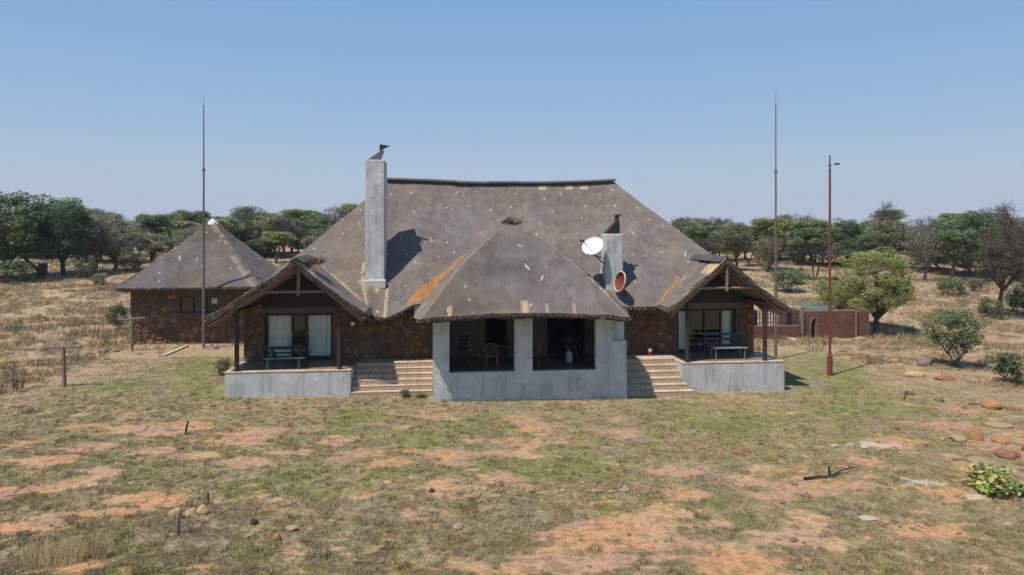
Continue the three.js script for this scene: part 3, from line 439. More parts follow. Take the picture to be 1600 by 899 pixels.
function curtain(x0, x1, y0, y1, taper, label, seed) {
  const b = new Buf(), n = 120, m = 12, r = rng(seed), f = 5 + 3 * r(), ph = r() * 6, at = [];
  for (const off of [0, -0.004]) for (let j = 0; j <= m; j++) for (let i = 0; i <= n; i++) { const a = i / n, v = j / m, w = 1 - taper * Math.sin((1 - v) * 1.5), s = a * (x1 - x0) / 0.11, x = lerp(x0, x1, 0.5) + (a - 0.5) * (x1 - x0) * w; at.push(b.v(x, lerp(y0, y1, v), WALLZ - 0.34 + off + 0.028 * Math.sin(s * 2.6 + ph + 0.4 * Math.sin(v * f)) + 0.012 * Math.sin(s * 5.7 + seed), a, v)); }
  const N = (n + 1) * (m + 1); for (let j = 0; j < m; j++) for (let i = 0; i < n; i++) { const k = j * (n + 1) + i; b.q(k, k + 1, k + n + 2, k + n + 1); b.q(N + k, N + k + n + 1, N + k + n + 2, N + k + 1); }
  single('curtain', b.geo(), M.cloth, label, 'curtain', 'white curtains in the veranda doors');
}
curtain(-10.12, -9.1, 1.12, 2.9, 0.03, 'white curtain at left side of the left veranda door', 3); curtain(-8.44, -7.46, 1.1, 2.9, 0.02, 'pleated white curtain at right side of the left veranda door', 8);
curtain(7.94, 8.34, 1.1, 2.88, 0, 'narrow white curtain at left side of the right veranda door', 12); curtain(9.96, 10.5, 1.1, 2.88, 0.16, 'gathered white curtain at right side of the right veranda door', 21);

/* veranda platforms */
for (const [x0, x1] of [[-11.12, -6.32], [7.24, 11.72]]) {
  const base = part('veranda_plinth', rbox(x0, x1, -0.6, FLOOR - 0.045, WALLZ + 0.002, -1.0, 0.015), M.plaster, lodge), n = 8;
  part('veranda_floor', box(x0 + 0.2, x1 - 0.005, FLOOR - 0.045, FLOOR - 0.002, WALLZ + 0.002, -1.28), M.floorTile, lodge);
  for (let k = 0; k < n; k++) part('coping_tile', rbox(lerp(x0, x1, k / n) + 0.004 - (k ? 0 : 0.015), lerp(x0, x1, (k + 1) / n) - 0.004 + (k === n - 1 ? 0.015 : 0), FLOOR - 0.045, FLOOR + 0.002 * (k % 2), -1.275, -0.985, 0.008), M.tile[(k * 2) % 3], base);
  for (let k = 0; k < 3; k++) part('coping_tile', rbox(x0 - 0.01, x0 + 0.195, FLOOR - 0.045, FLOOR, lerp(-3.29, -1.28, k / 3) + 0.004, lerp(-3.29, -1.28, (k + 1) / 3) - 0.004, 0.008), M.tile[k % 3], base);
}
/* flights of steps */
function steps(x0, x1, zFront, run, n, yBase, widen) {
  const rise = (FLOOR - yBase) / n, flight = part('steps', Array.from({ length: n }, (_, k) => box(x0 + 0.002, x1 - 0.002 + (k < widen ? 0.32 - 0.14 * k : 0), k ? yBase + rise * k : -0.7, yBase + rise * (k + 1) - 0.025, WALLZ + 0.003, zFront - run * k)), M.grout, lodge), r = rng(Math.round(x0 * 10) + 90);
  for (let k = 0; k < n; k++) {
    const xe = x1 + (k < widen ? 0.32 - 0.14 * k : 0), m = 6, y = yBase + rise * (k + 1), z = zFront - run * k, zb = k === n - 1 ? WALLZ + 0.004 : z - run - 0.012; let x = x0 + 0.004;
    for (let i = 0; i < m; i++) { const xn = i === m - 1 ? xe : lerp(x0, xe, (i + 1 + (r() - 0.5) * 0.1) / m); part('tread_tile', rbox(x + 0.004, xn - 0.004, y - 0.024, y, zb, z + 0.022, 0.006), M.tile[Math.floor(r() * 3)], flight); part('riser_tile', box(x + 0.005, xn - 0.005, Math.max(y - rise + 0.003, -0.5), y - 0.026, z + 0.001, z + 0.012), M.tile[1], flight); x = xn; }
  }
}
steps(-6.3, -3.1, -0.95, 0.28, 6, -0.07, 0); steps(4.62, 7.22, -0.35, 0.33, 6, -0.22, 2);

/* plastered porch room */
const OP1 = [-2.44, 0.1], OP2 = [0.81, 3.34];
part('porch_plinth', box(-3.08, 4.6, -0.6, FLOOR - 0.004, -0.26, 0), M.plaster, lodge);
part('porch_wall', [rbox(-3.08, OP1[0], FLOOR - 0.004, 3.62, -0.28, 0.003, 0.012), rbox(OP1[1], OP2[0], FLOOR - 0.004, 3.62, -0.28, 0.003, 0.012), rbox(OP2[1], 4.02, FLOOR - 0.004, 3.6, -0.28, 0.003, 0.012), rbox(4.02, 4.6, FLOOR - 0.004, 2.13, -0.28, 0.006, 0.012), box(4.02, 4.56, 2.13, 3.25, -0.55, -0.26)], M.plaster, lodge);
part('porch_header', polyWall([[-3.06, 3.62], [3.9, 3.62], [3.3, 4.2], [-2.4, 4.2]], -0.26, -0.02), M.plaster, lodge);
part('porch_side_wall', [polyWall([[0.28, -0.6], [3.28, -0.6], [3.28, 3.6], [0.28, 3.6]], -3.08, -2.82).rotateY(Math.PI / 2), polyWall([[0.28, -0.6], [3.28, -0.6], [3.28, 3.25], [0.28, 3.25]], 4.3, 4.56).rotateY(Math.PI / 2)].map((g) => metreUV(g)), M.plaster, lodge);
part('porch_floor', box(-2.82, 4.3, 0.8, FLOOR - 0.006, WALLZ + 0.002, -0.27), std(0.1, 0.095, 0.09, 0.4), lodge);
for (let k = 0; k < 9; k++) { const x = lerp(-3.2, 3.8, k / 8); part('rafter', bar([x, porchY(x, 0.8) - 0.37, 0.8], [lerp(x, PO.xc, 0.75), porchY(lerp(x, PO.xc, 0.75), -1.6) - 0.42, -1.6], 0.05, 0.045, 8), M.pole, lodge); }

/* chimneys */
function cowl(kind, x, y, z, parent) {
  const sh = (pts, d) => { const g = new THREE.ExtrudeGeometry(new THREE.Shape(pts.map((p) => new THREE.Vector2(...p))), { depth: d, bevelEnabled: true, bevelSize: 0.008, bevelThickness: 0.008, bevelSegments: 1 }); g.translate(x, y, z - d / 2); return g; };
  const c = part('cowl', kind ? [sh([[-0.33, 0.02], [0.3, 0.02], [0.29, 0.66], [0.2, 0.62], [-0.28, 0.09]], 0.34)] : [sh([[-0.31, 0.05], [0.23, 0.05], [0.25, 0.16], [0.36, 0.44], [0.26, 0.46]], 0.32)], kind ? M.black : std(0.13, 0.13, 0.12, 0.6, { metalness: 0.3 }), parent);
  part('vane', kind ? [sh([[0.12, 0.6], [0.26, 0.68], [0.42, 0.88], [0.14, 0.86]], 0.05)] : [sh([[0.19, 0.4], [0.36, 0.55], [0.62, 0.68], [0.19, 0.74]], 0.06)], M.sheet, c);
  part('flue', bar([x, y - 0.1, z], [x, y + 0.12, z], 0.14, 0.14, 14), M.black, c);
}
const ch1 = part('chimney', [rbox(-6.02, -5.2, 3.2, 9.6, -4.9, -3.5, 0.05)], M.plaster, lodge); cowl(0, -5.64, 9.6, -4.1, ch1);
part('flashing', [rbox(-6.1, -5.13, 4.02, 4.4, -3.8, -3.28, 0.05)], M.cement, ch1);
const ch2 = part('chimney', [rbox(4.47, 5.24, 3.2, 6.38, -3.9, -2.9, 0.04)], M.plaster, lodge); cowl(1, 4.87, 6.38, -3.4, ch2);
part('vent', rbox(5.18, 5.255, 5.5, 5.72, -3.1, -2.95, 0.01), M.black, ch2);

/* ================= square stone hut with a pyramid of thatch ================= */
{
  const hx = -16.95, hz = -17.87, half = 3.42, eave = 4.5, y0 = gh(hx, hz + half) - 0.15, ye = 3.35, ya = 7.2;
  const hut = thing('thatched_hut', 'square stone hut with a pyramid thatched roof and white peak', 'hut', [hx, y0, hz]);
    const win = [-0.75, 1.45, 1.9, 2.85];
  const wall = part('stone_wall', [polyWall([[-half, -0.5], [half, -0.5], [half, ye - y0 + 0.2], [-half, ye - y0 + 0.2]], half - 0.3, half, [win])], M.mortar, hut);
  stones(wall, -half, win[0] - 0.06, 0.02, 3.0, half, 0.42); stones(wall, win[0] - 0.06, win[1] + 0.06, 0.02, win[2] - 0.05, half, 0.42); stones(wall, win[1] + 0.06, half, 0.02, 3.0, half, 0.44);
  part('side_wall', [box(-half, -half + 0.3, -0.5, ye - y0 + 0.2, -half, half - 0.3), box(half - 0.3, half, -0.5, ye - y0 + 0.2, -half, half - 0.3), box(-half + 0.3, half - 0.3, -0.5, ye - y0 + 0.2, -half, -half + 0.3)], M.mortar, hut);
  const z = half - 0.15, f = part('window', [box(win[0], win[1], win[3] - 0.07, win[3], z - 0.04, z + 0.05), box(win[0], win[1], win[2], win[2] + 0.07, z - 0.04, z + 0.05), ...[0, 1, 2, 3].map((k) => { const x = lerp(win[0] + 0.035, win[1] - 0.035, k / 3); return box(x - 0.035, x + 0.035, win[2] + 0.07, win[3] - 0.07, z - 0.04, z + 0.05); })], M.darkWood, hut);
  for (let k = 0; k < 3; k++) { const a = lerp(win[0] + 0.035, win[1] - 0.035, k / 3) + 0.035, b = lerp(win[0] + 0.035, win[1] - 0.035, (k + 1) / 3) - 0.035; part('pane', box(a, b, win[2] + 0.07, win[3] - 0.07, z - 0.003, z + 0.003), M.glass, f); }
  part('curtain', box(win[1] - 0.5, win[1] - 0.2, win[2] + 0.5, win[3] - 0.15, z - 0.14, z - 0.12), M.cloth, f);
  const mat = thatchMaterial(896, 512, 12, 7, 61, (u, v, s1, mid) => { const x = u - 6, hip = 3.65 - v * 0.66 - x; return [PALE, x > 0 ? 0.35 * (1 - smoothstep(Math.abs(hip - 0.12 + (s1 - 0.5) * 0.15), 0.08, 0.24)) * smoothstep(mid, 0.3, 0.6) : 0]; }, 0.45, 0.72);
  const faces = [0, 1, 2, 3].map((k) => { const s = slope((a, b) => { const x = lerp(-eave, eave, a) * (1 - b * 0.985), z = lerp(eave, 0.05, b), m = Math.max(Math.abs(x), Math.abs(z)), s = 1 - 0.11 * Math.pow(Math.abs(x * z) / (m * m), 2); return V(x * s, lerp(ye, ya, b) - y0 - 0.1 * Math.sin(b * Math.PI), z * s); }, 70, 46, 0.28, (p, a, b) => [(p.x + 6) / 12, b * 5.5 / 7]); s.top.rotateY(k * Math.PI / 2); s.rest.rotateY(k * Math.PI / 2); return s; });
  const roof = roofMesh('roof', faces, mat, hut);
  const c = new THREE.LatheGeometry([[0, 0.16], [0.07, 0.1], [0.16, 0.03], [0.27, -0.08], [0.4, -0.24], [0.38, -0.29], [0, -0.1]].map((p) => new THREE.Vector2(...p)), 20); c.translate(0, ya - y0, 0); part('peak_cap', c, std(0.55, 0.55, 0.53, 0.8), roof);
  fringe([[[V(-eave, ye - y0, eave), V(eave, ye - y0, eave)], V(0, -0.6, 0.8), 0.08]], roof, 60);
}

/* ================= dishes, lamps and masts ================= */
function dish(name, label, at, normal, R, face, rim, armDir, mount) {
  const t = thing(name, label, 'satellite dish', at), q = new THREE.Quaternion().setFromUnitVectors(V(0, 1, 0), normal.clone().normalize()), prof = [];
  for (let k = 0; k <= 12; k++) { const r = R * k / 12; prof.push(new THREE.Vector2(r, r * r / (R * 3.4))); } for (let k = 12; k >= 0; k--) { const r = R * k / 12; prof.push(new THREE.Vector2(r, r * r / (R * 3.4) - 0.012)); }
  part('reflector', new THREE.LatheGeometry(prof, 40).applyQuaternion(q), face, t);
  part('rim', new THREE.TorusGeometry(R, rim ? 0.035 : 0.014, 8, 44).rotateX(Math.PI / 2).translate(0, R / 3.4, 0).applyQuaternion(q), rim ?? face, t);
  const back = normal.clone().normalize().multiplyScalar(-0.1), br = new Buf(); br.tube([V(0, 0, 0), back.clone()], 0.06, 0.06, 10); br.tube([back, back.clone().add(V(0, -0.25, 0)), V(...mount)], 0.028, 0.028, 8); br.tube([back.clone().add(V(0, -0.28, 0)), V(mount[0], mount[1] + 0.25, mount[2])], 0.016, 0.016, 6); part('bracket', br.geo(), M.sheet, t);
  if (armDir) { const b = new Buf(), tip = V(...armDir); b.tube([V(0, -R * 0.55, 0.1), tip], 0.016, 0.013, 8); b.tube([V(-0.3, 0.1, 0.2), tip], 0.007, 0.007, 6); part('feed_arm', b.geo(), M.sheet, t); part('receiver', [bar([tip.x - 0.02, tip.y - 0.04, tip.z], [tip.x + 0.1, tip.y - 0.02, tip.z - 0.05], 0.035, 0.045, 10), bar([tip.x - 0.1, tip.y + 0.02, tip.z], [tip.x, tip.y - 0.02, tip.z], 0.03, 0.03, 8)], M.black, t); }
  return t;
}
dish('satellite_dish', 'round white satellite dish fixed to the short chimney', [3.92, 5.78, -2.95], V(-0.43, 0.6, 0.67), 0.47, std(0.82, 0.82, 0.8, 0.45), null, [-0.62, 0.32, 0.5], [0.57, -0.75, -0.3]);
dish('satellite_dish', 'rust red satellite dish with a cream rim below the short chimney', [5.08, 4.28, -2.45], V(-0.95, 0.22, 0.25), 0.44, std(0.19, 0.04, 0.028, 0.6), std(0.5, 0.4, 0.25, 0.6), null, [0.25, -0.85, -0.2]);
{ const t = thing('floodlight', 'small black twin floodlight on the right slope of the porch roof', 'floodlight', [3.05, 4.62, -0.35]); part('lamp_head', rbox(-0.15, -0.01, 0, 0.13, -0.06, 0.06, 0.02), M.black, t); part('lamp_head', rbox(0.01, 0.15, 0.02, 0.14, -0.06, 0.06, 0.02), M.black, t); part('stem', bar([0, 0.05, 0], [0, -0.35, -0.02], 0.014), M.black, t); }
function mast(label, x, z, h, r0, mats, collar) {
  const y = gh(x, z), t = thing('lightning_mast', label, 'mast', [x, y, z], 0, 'tall lightning masts');
  part('lower_tube', bar([0, -0.3, 0], [0, h * 0.36, 0], r0, r0 * 0.9, 12), mats[0], t); part('middle_tube', bar([0, h * 0.36, 0], [0, h * 0.7, 0], r0 * 0.72, r0 * 0.6, 10), mats[1], t); part('upper_tube', bar([0, h * 0.7, 0], [0, h * 0.955, 0], r0 * 0.5, r0 * 0.36, 8), mats[1], t); part('spike', bar([0, h * 0.955, 0], [0, h, 0], r0 * 0.2, r0 * 0.08, 6), M.steel, t);
  for (const k of [0.36, 0.7]) part('collar', bar([0, h * k - 0.08, 0], [0, h * k + 0.08, 0], r0 * 1.12, r0 * 1.05, 12), mats[0], t);
  return t;
}
const galv = std(0.17, 0.165, 0.15, 0.6, { metalness: 0.3 }), galv2 = std(0.12, 0.115, 0.11, 0.6, { metalness: 0.3 }), rusty = std(0.19, 0.13, 0.09, 0.75, { metalness: 0.2 });
mast('tall grey steel mast in front of the square hut', -15.88, -13.0, 14.1, 0.075, [galv, galv2]); mast('tall brownish steel mast behind the right veranda', 15.02, -8.2, 14.3, 0.075, [galv, rusty]);
{
  const x = 15.56, z = -4.02, t = thing('wind_gauge_pole', 'red painted pole carrying a small wind gauge', 'pole', [x, gh(x, z), z]), red = std(0.2, 0.05, 0.035, 0.65, { metalness: 0.1 });
  part('base_tube', bar([0, -0.4, 0], [0, 0.95, 0], 0.125, 0.125, 16), red, t); part('base_cap', bar([0, 0.95, 0], [0, 1.0, 0], 0.13, 0.075, 16), red, t); part('pole', bar([0, 1.0, 0], [0, 9.8, 0], 0.06, 0.05, 12), red, t); part('tip', bar([0, 9.8, 0], [0, 10.42, 0], 0.032, 0.03, 8), std(0.06, 0.03, 0.03), t);
  part('clamp', rbox(-0.07, 0.07, 9.92, 10.0, -0.06, 0.06, 0.01), M.steel, t);
  const g = part('wind_gauge', bar([0, 9.97, 0], [0.36, 9.99, 0], 0.012, 0.01, 6), M.steel, t); for (let k = 0; k < 3; k++) { const a = k * 2.1 + 0.3, s = new THREE.SphereGeometry(0.055, 12, 8, 0, Math.PI * 2, 0, Math.PI / 2); s.rotateX(Math.PI / 2).rotateY(a); s.translate(0.36 + 0.07 * Math.cos(a), 10.02, 0.07 * Math.sin(a)); part('cup', s, std(0.05, 0.05, 0.05, 0.6, { side: THREE.DoubleSide }), g); }
}

/* ================= things on the verandas and in the porch ================= */
const greenPaint = std(0.03, 0.07, 0.06, 0.6), bluePaint = std(0.03, 0.05, 0.13, 0.55), greyPaint = std(0.24, 0.25, 0.25, 0.6);
{
  const t = thing('picnic_table', 'dark green picnic table with two benches on the left veranda', 'picnic table', [-9.02, FLOOR, -2.05], 0.03);
  for (let k = 0; k < 4; k++) part('top_plank', rbox(-0.85, 0.85, 0.72, 0.755, -0.33 + k * 0.168, -0.33 + k * 0.168 + 0.156, 0.008), greenPaint, t);
  for (const s of [-1, 1]) { const bench = part('bench', rbox(-0.82, 0.82, 0.42, 0.455, s * 0.66 - 0.13, s * 0.66 + 0.13, 0.008), greenPaint, t); for (const x of [-0.6, 0.6]) part('leg', box(x - 0.05, x + 0.05, 0, 0.42, s * 0.66 - 0.07, s * 0.66 + 0.07), greenPaint, bench); }
  for (const x of [-0.55, 0.55]) { part('leg', [bar([x, 0.02, -0.28], [x, 0.72, -0.12], 0.035), bar([x, 0.02, 0.28], [x, 0.72, 0.12], 0.035)], greenPaint, t); part('cross_bar', box(x - 0.03, x + 0.03, 0.36, 0.42, -0.72, 0.72), greenPaint, t); }
}
{
  const t = thing('side_table', 'grey topped table with thin legs on the right veranda', 'table', [9.62, FLOOR, -1.85]);
  part('table_top', rbox(-0.75, 0.75, 0.46, 0.5, -0.3, 0.3, 0.01), greyPaint, t); for (const x of [-0.66, 0.62]) for (const z of [-0.24, 0.24]) part('leg', bar([x, 0, z], [x, 0.46, z], 0.022), M.steel, t);
  const b = thing('garden_bench', 'dark blue slatted bench behind the grey table on the right veranda', 'bench', [9.7, FLOOR, -2.72]);
  for (const y of [0.62, 0.84]) part('back_slat', rbox(-0.8, 0.8, y, y + 0.1, -0.2, -0.17, 0.008), bluePaint, b); for (let k = 0; k < 3; k++) part('seat_slat', rbox(-0.8, 0.8, 0.42, 0.45, -0.14 + k * 0.14, -0.02 + k * 0.14, 0.008), bluePaint, b);
  for (const x of [-0.7, 0.7]) { part('leg', [bar([x, 0, -0.19], [x, 0.95, -0.22], 0.03)], bluePaint, b); part('leg', bar([x, 0, 0.2], [x, 0.42, 0.2], 0.03), bluePaint, b); }
}
function extinguisher(label, x, y, z, s) {
  const t = thing('fire_extinguisher', label, 'fire extinguisher', [x, y, z]), red = std(0.28, 0.012, 0.014, 0.35);
  const body = new THREE.LatheGeometry([[0, 0], [0.085, 0], [0.09, 0.015], [0.09, 0.36], [0.07, 0.42], [0.03, 0.45], [0, 0.45]].map((p) => new THREE.Vector2(p[0] * s, p[1] * s)), 20); part('cylinder', body, red, t);
  part('label_band', new THREE.CylinderGeometry(0.0915 * s, 0.0915 * s, 0.13 * s, 18, 1, true).translate(0, 0.27 * s, 0), std(0.75, 0.74, 0.7, 0.6, { side: THREE.DoubleSide }), t); part('valve', [bar([0, 0.44 * s, 0], [0, 0.52 * s, 0], 0.03 * s), rbox(-0.02 * s, 0.13 * s, 0.52 * s, 0.545 * s, -0.02 * s, 0.02 * s, 0.008 * s)], M.black, t); const h = new Buf(); h.tube([V(0.03 * s, 0.48 * s, 0), V(0.12 * s, 0.42 * s, 0.02), V(0.125 * s, 0.2 * s, 0.02), V(0.1 * s, 0.06 * s, 0.02)], 0.013 * s, 0.016 * s, 6); part('hose', h.geo(), M.black, t);
}
extinguisher('red fire extinguisher hung on the stone wall beside the left steps', -6.5, 2.28, -3.14, 1); extinguisher('red fire extinguisher standing on the landing of the right steps', 6.42, FLOOR, -2.8, 0.95);
{
  const cane = std(0.28, 0.145, 0.06, 0.6), dark = std(0.02, 0.016, 0.014, 0.6);
  const mk = (label, x, z, turn) => {
    const t = thing('wicker_chair', label, 'chair', [x, FLOOR - 0.006, z], turn, 'cane chairs in the porch'), b = (pts, r) => { const q = new Buf(); q.tube(new THREE.CatmullRomCurve3(pts.map((p) => V(...p))).getPoints(14), r, r, 7); return q.geo(); };
    for (const [sx, sz] of [[-1, -1], [1, -1], [-1, 1], [1, 1]]) part('leg', b([[sx * 0.26, 0, sz * 0.25], [sx * 0.23, 0.22, sz * 0.22], [sx * 0.22, 0.42, sz * 0.21]], 0.018), cane, t);
    part('seat', rbox(-0.25, 0.25, 0.41, 0.45, -0.25, 0.25, 0.018), cane, t); part('back_frame', b([[-0.24, 0.42, -0.22], [-0.27, 0.75, -0.29], [-0.15, 0.93, -0.32], [0.15, 0.93, -0.32], [0.27, 0.75, -0.29], [0.24, 0.42, -0.22]], 0.018), cane, t);
    part('arm_rest', b([[-0.26, 0.7, -0.28], [-0.3, 0.66, 0.1], [-0.25, 0.42, 0.22]], 0.016), cane, t); part('arm_rest', b([[0.26, 0.7, -0.28], [0.3, 0.66, 0.1], [0.25, 0.42, 0.22]], 0.016), cane, t);
    for (let k = -2; k <= 2; k++) part('back_cane', b([[k * 0.07, 0.44, -0.23], [k * 0.085, 0.7, -0.28], [k * 0.075, 0.91, -0.32]], 0.01), cane, t); part('stretcher', b([[-0.24, 0.2, 0.23], [0, 0.3, 0.24], [0.24, 0.2, 0.23]], 0.012), cane, t);
  };
  mk('cane chair seen from behind, nearest the left porch opening', -0.68, -1.3, 2.9); mk('cane chair half hidden behind the nearest cane chair', -1.3, -2.0, 1.2); mk('cane chair at the left edge of the right porch opening', 1.1, -1.9, -1.9);
  const t = thing('dining_table', 'round dark dining table inside the left porch opening', 'table', [-0.15, FLOOR - 0.006, -2.15]); part('table_top', new THREE.CylinderGeometry(0.62, 0.6, 0.04, 36).translate(0, 0.74, 0), std(0.12, 0.08, 0.05, 0.35), t); part('pedestal', bar([0, 0.02, 0], [0, 0.72, 0], 0.07, 0.05), dark, t); part('foot', new THREE.CylinderGeometry(0.3, 0.34, 0.03, 24).translate(0, 0.015, 0), dark, t);
  const h = thing('black_chair', 'dark wooden chair against the back wall of the porch', 'chair', [-1.75, FLOOR - 0.006, -2.85]); part('seat', rbox(-0.22, 0.22, 0.43, 0.47, -0.2, 0.22, 0.01), dark, h); for (const sx of [-1, 1]) { part('leg', bar([sx * 0.19, 0, 0.19], [sx * 0.19, 0.43, 0.19], 0.02), dark, h); part('leg', bar([sx * 0.19, 0, -0.18], [sx * 0.19, 1.0, -0.26], 0.02), dark, h); } for (const y of [0.6, 0.75, 0.9]) part('back_slat', rbox(-0.19, 0.19, y, y + 0.07, -0.25, -0.225, 0.008), dark, h);
  const br = thing('kettle_barbecue', 'black kettle barbecue on legs inside the right porch opening', 'barbecue', [2.75, FLOOR - 0.006, -2.3]); part('bowl', new THREE.SphereGeometry(0.34, 24, 12, 0, Math.PI * 2, Math.PI * 0.5, Math.PI * 0.5).scale(1, 0.8, 1).translate(0, 0.85, 0), M.black, br); part('lid', new THREE.SphereGeometry(0.35, 24, 12, 0, Math.PI * 2, 0, Math.PI * 0.5).scale(1, 0.7, 1).translate(0, 0.86, 0), M.black, br); for (let k = 0; k < 3; k++) { const a = k * 2.094 + 0.4; part('leg', bar([Math.cos(a) * 0.34, 0, Math.sin(a) * 0.34], [Math.cos(a) * 0.2, 0.66, Math.sin(a) * 0.2], 0.016), M.steel, br); } part('handle', rbox(-0.08, 0.08, 1.13, 1.16, -0.015, 0.015, 0.01), M.pole, br);
  const gb = thing('gas_bottle', 'pale grey gas bottle beside the kettle barbecue', 'gas bottle', [2.62, FLOOR - 0.006, -1.75]); part('bottle', new THREE.LatheGeometry([[0, 0], [0.13, 0], [0.14, 0.03], [0.14, 0.34], [0.1, 0.43], [0.04, 0.46], [0, 0.46]].map((p) => new THREE.Vector2(...p)), 22), std(0.42, 0.43, 0.44, 0.5), gb); part('collar', new THREE.TorusGeometry(0.075, 0.012, 8, 20).rotateX(Math.PI / 2).translate(0, 0.55, 0), M.steel, gb); part('valve', bar([0, 0.45, 0], [0, 0.54, 0], 0.02), M.steel, gb);
  const sf = thing('plank_shelf', 'open plank shelf with crockery at the right end of the porch', 'shelf', [3.95, FLOOR - 0.006, -1.7]); for (const y of [0.1, 0.5, 0.9, 1.3]) part('board', rbox(-0.3, 0.3, y, y + 0.03, -0.5, 0.5, 0.006), M.greyWood, sf); for (const z of [-0.47, 0.47]) for (const x of [-0.28, 0.28]) part('upright', bar([x, 0, z], [x, 1.36, z], 0.022, 0.022, 8), M.greyWood, sf);
}

/* ================= posts, plank, fence, enclosure ================= */
function tPost(label, x, z, h, w, tilt, lean) {
  const t = thing('t_shaped_post', label, 'post', [x, gh(x, z), z], -0.1, 'weathered t shaped posts');
  part('post', bar([0, -0.3, 0], [lean, h, 0], 0.075, 0.065, 10), M.greyWood, t); const b = part('cross_bar', rbox(-w / 2, w / 2, -0.045, 0.045, -0.06, 0.06, 0.015), M.greyWood, t); b.position.set(lean, h + 0.03, 0.02); b.rotation.z = tilt;
  for (const s of [-1, 1]) part('bolt', bar([s * 0.05, 0.03, 0], [s * 0.05, 0.075, 0], 0.014), M.steel, b);
}
tPost('weathered T shaped post with a level bar in the grass at far left', -18.19, -3.38, 1.62, 1.5, 0.02, -0.06); tPost('weathered T shaped post with a tilted bar beside the square hut', -19.29, -12.12, 1.72, 1.5, 0.07, 0.0);
{ const m = single('plank', rbox(-1.55, 1.55, 0, 0.05, -0.11, 0.11, 0.01), M.paleWood, 'pale loose plank lying on the grass before the square hut', 'plank'); m.position.set(-16.95, gh(-16.95, -11.9) + 0.03, -11.9); m.rotation.y = Math.PI / 2 - 0.02; }
{
  const fx0 = 14.2, fx1 = 20.0, z = -14.75, y = gh(17, z) - 0.02, t = thing('palisade_fence', 'grey steel palisade fence on a low brick wall beyond the right veranda', 'fence', [0, y, 0]);
  const brickMat = [[0.2, 0.082, 0.052], [0.16, 0.068, 0.046], [0.23, 0.105, 0.066]].map((c) => std(...c, 0.92, { ...stoneTex, bumpScale: 0.01 }));
  const brickwork = (parent, x0, x1, y0, y1, zf, depth, seed) => {
    const core = part('brick_wall', box(x0, x1, y0, y1, zf - depth, zf), std(0.2, 0.14, 0.11, 0.95), parent), r = rng(seed), piles = [[], [], []];
    for (let j = 0, yy = Math.max(y0, 0.0); yy + 0.07 <= y1; j++, yy += 0.083) for (let x = x0 + (j % 2 ? 0.115 : 0); x + 0.1 < x1; x += 0.23) piles[Math.floor(r() * 3)].push(box(x + 0.005, Math.min(x + 0.218, x1), yy + 0.004, yy + 0.074, zf - 0.01, zf + 0.008 + 0.006 * r()));
    piles.forEach((p, k) => { if (p.length) { const m = part('bricks', p, brickMat[k], core); m.userData.kind = 'stuff'; } }); return core;
  };
  brickwork(t, fx0, fx1, -0.5, 0.86, z, 0.23, 3);
  for (let k = 0; k < 32; k++) { const x = lerp(fx0 + 0.1, fx1 - 0.1, k / 31); part('paling', [box(x - 0.032, x + 0.032, 0.9, 1.72, z - 0.13, z - 0.118), new THREE.ConeGeometry(0.045, 0.09, 4, 1).rotateY(Math.PI / 4).scale(1, 1, 0.2).translate(x, 1.765, z - 0.124)], M.sheet, t); }
  for (const yy of [1.02, 1.55]) part('rail', box(fx0, fx1, yy, yy + 0.045, z - 0.16, z - 0.135), M.sheet, t); for (const x of [fx0 + 2.9, fx1 - 0.6]) part('post', rbox(x - 0.11, x + 0.11, 0.86, 1.85, z - 0.28, z - 0.165, 0.01), M.sheet, t);
  const e = thing('brick_enclosure', 'waist to chest high red brick enclosure with an arched gap', 'wall', [0, y, 0]), ew = part('brick_wall', polyWall([[20.2, -0.5], [20.75, -0.5], [20.75, 0.9], [20.85, 1.15], [21.0, 1.3], [21.08, 1.33], [21.08, -0.5], [24.7, -0.5], [24.7, 1.78], [20.2, 1.78]], z - 0.4, z - 0.02), std(0.2, 0.14, 0.11, 0.95), e), r = rng(8), piles = [[], [], []];
  for (let j = 0; j < 21; j++) for (let x = 20.2 + (j % 2 ? 0.115 : 0); x + 0.15 < 24.7; x += 0.23) { const yy = j * 0.083; if (x + 0.22 > 20.74 && x < 21.09 && yy < 1.36) continue; piles[Math.floor(r() * 3)].push(box(x + 0.005, Math.min(x + 0.218, 24.69), yy + 0.004, yy + 0.074, z - 0.03, z - 0.012 + 0.006 * r())); }
  piles.forEach((p, k) => { const m = part('bricks', p, brickMat[k], ew); m.userData.kind = 'stuff'; });
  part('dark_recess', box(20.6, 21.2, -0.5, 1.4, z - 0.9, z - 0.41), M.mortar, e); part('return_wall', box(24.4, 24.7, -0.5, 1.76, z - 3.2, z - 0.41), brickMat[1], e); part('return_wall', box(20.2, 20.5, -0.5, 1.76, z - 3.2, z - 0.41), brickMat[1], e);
  for (const x of [20.14, 23.75]) part('timber_post', bar([x, -0.3, z + 0.06], [x, 1.82, z + 0.06], 0.07, 0.065, 10), M.pole, e);
  const tank = thing('water_tank', 'low green water tank rising above the brick enclosure', 'water tank', [22.05, y, z - 1.6]), gm = std(0.08, 0.12, 0.09, 0.7);
  part('body', new THREE.LatheGeometry([[0, 0], [0.95, 0], [0.98, 0.05], [0.98, 1.72], [0.92, 1.88], [0.6, 1.95], [0, 1.98]].map((p) => new THREE.Vector2(...p)), 36), gm, tank); for (const yy of [0.4, 0.9, 1.4]) part('rib', new THREE.TorusGeometry(0.985, 0.03, 8, 40).rotateX(Math.PI / 2).translate(0, yy, 0), gm, tank); part('lid', new THREE.CylinderGeometry(0.24, 0.26, 0.1, 24).translate(-0.1, 2.0, 0.2), gm, tank);
}

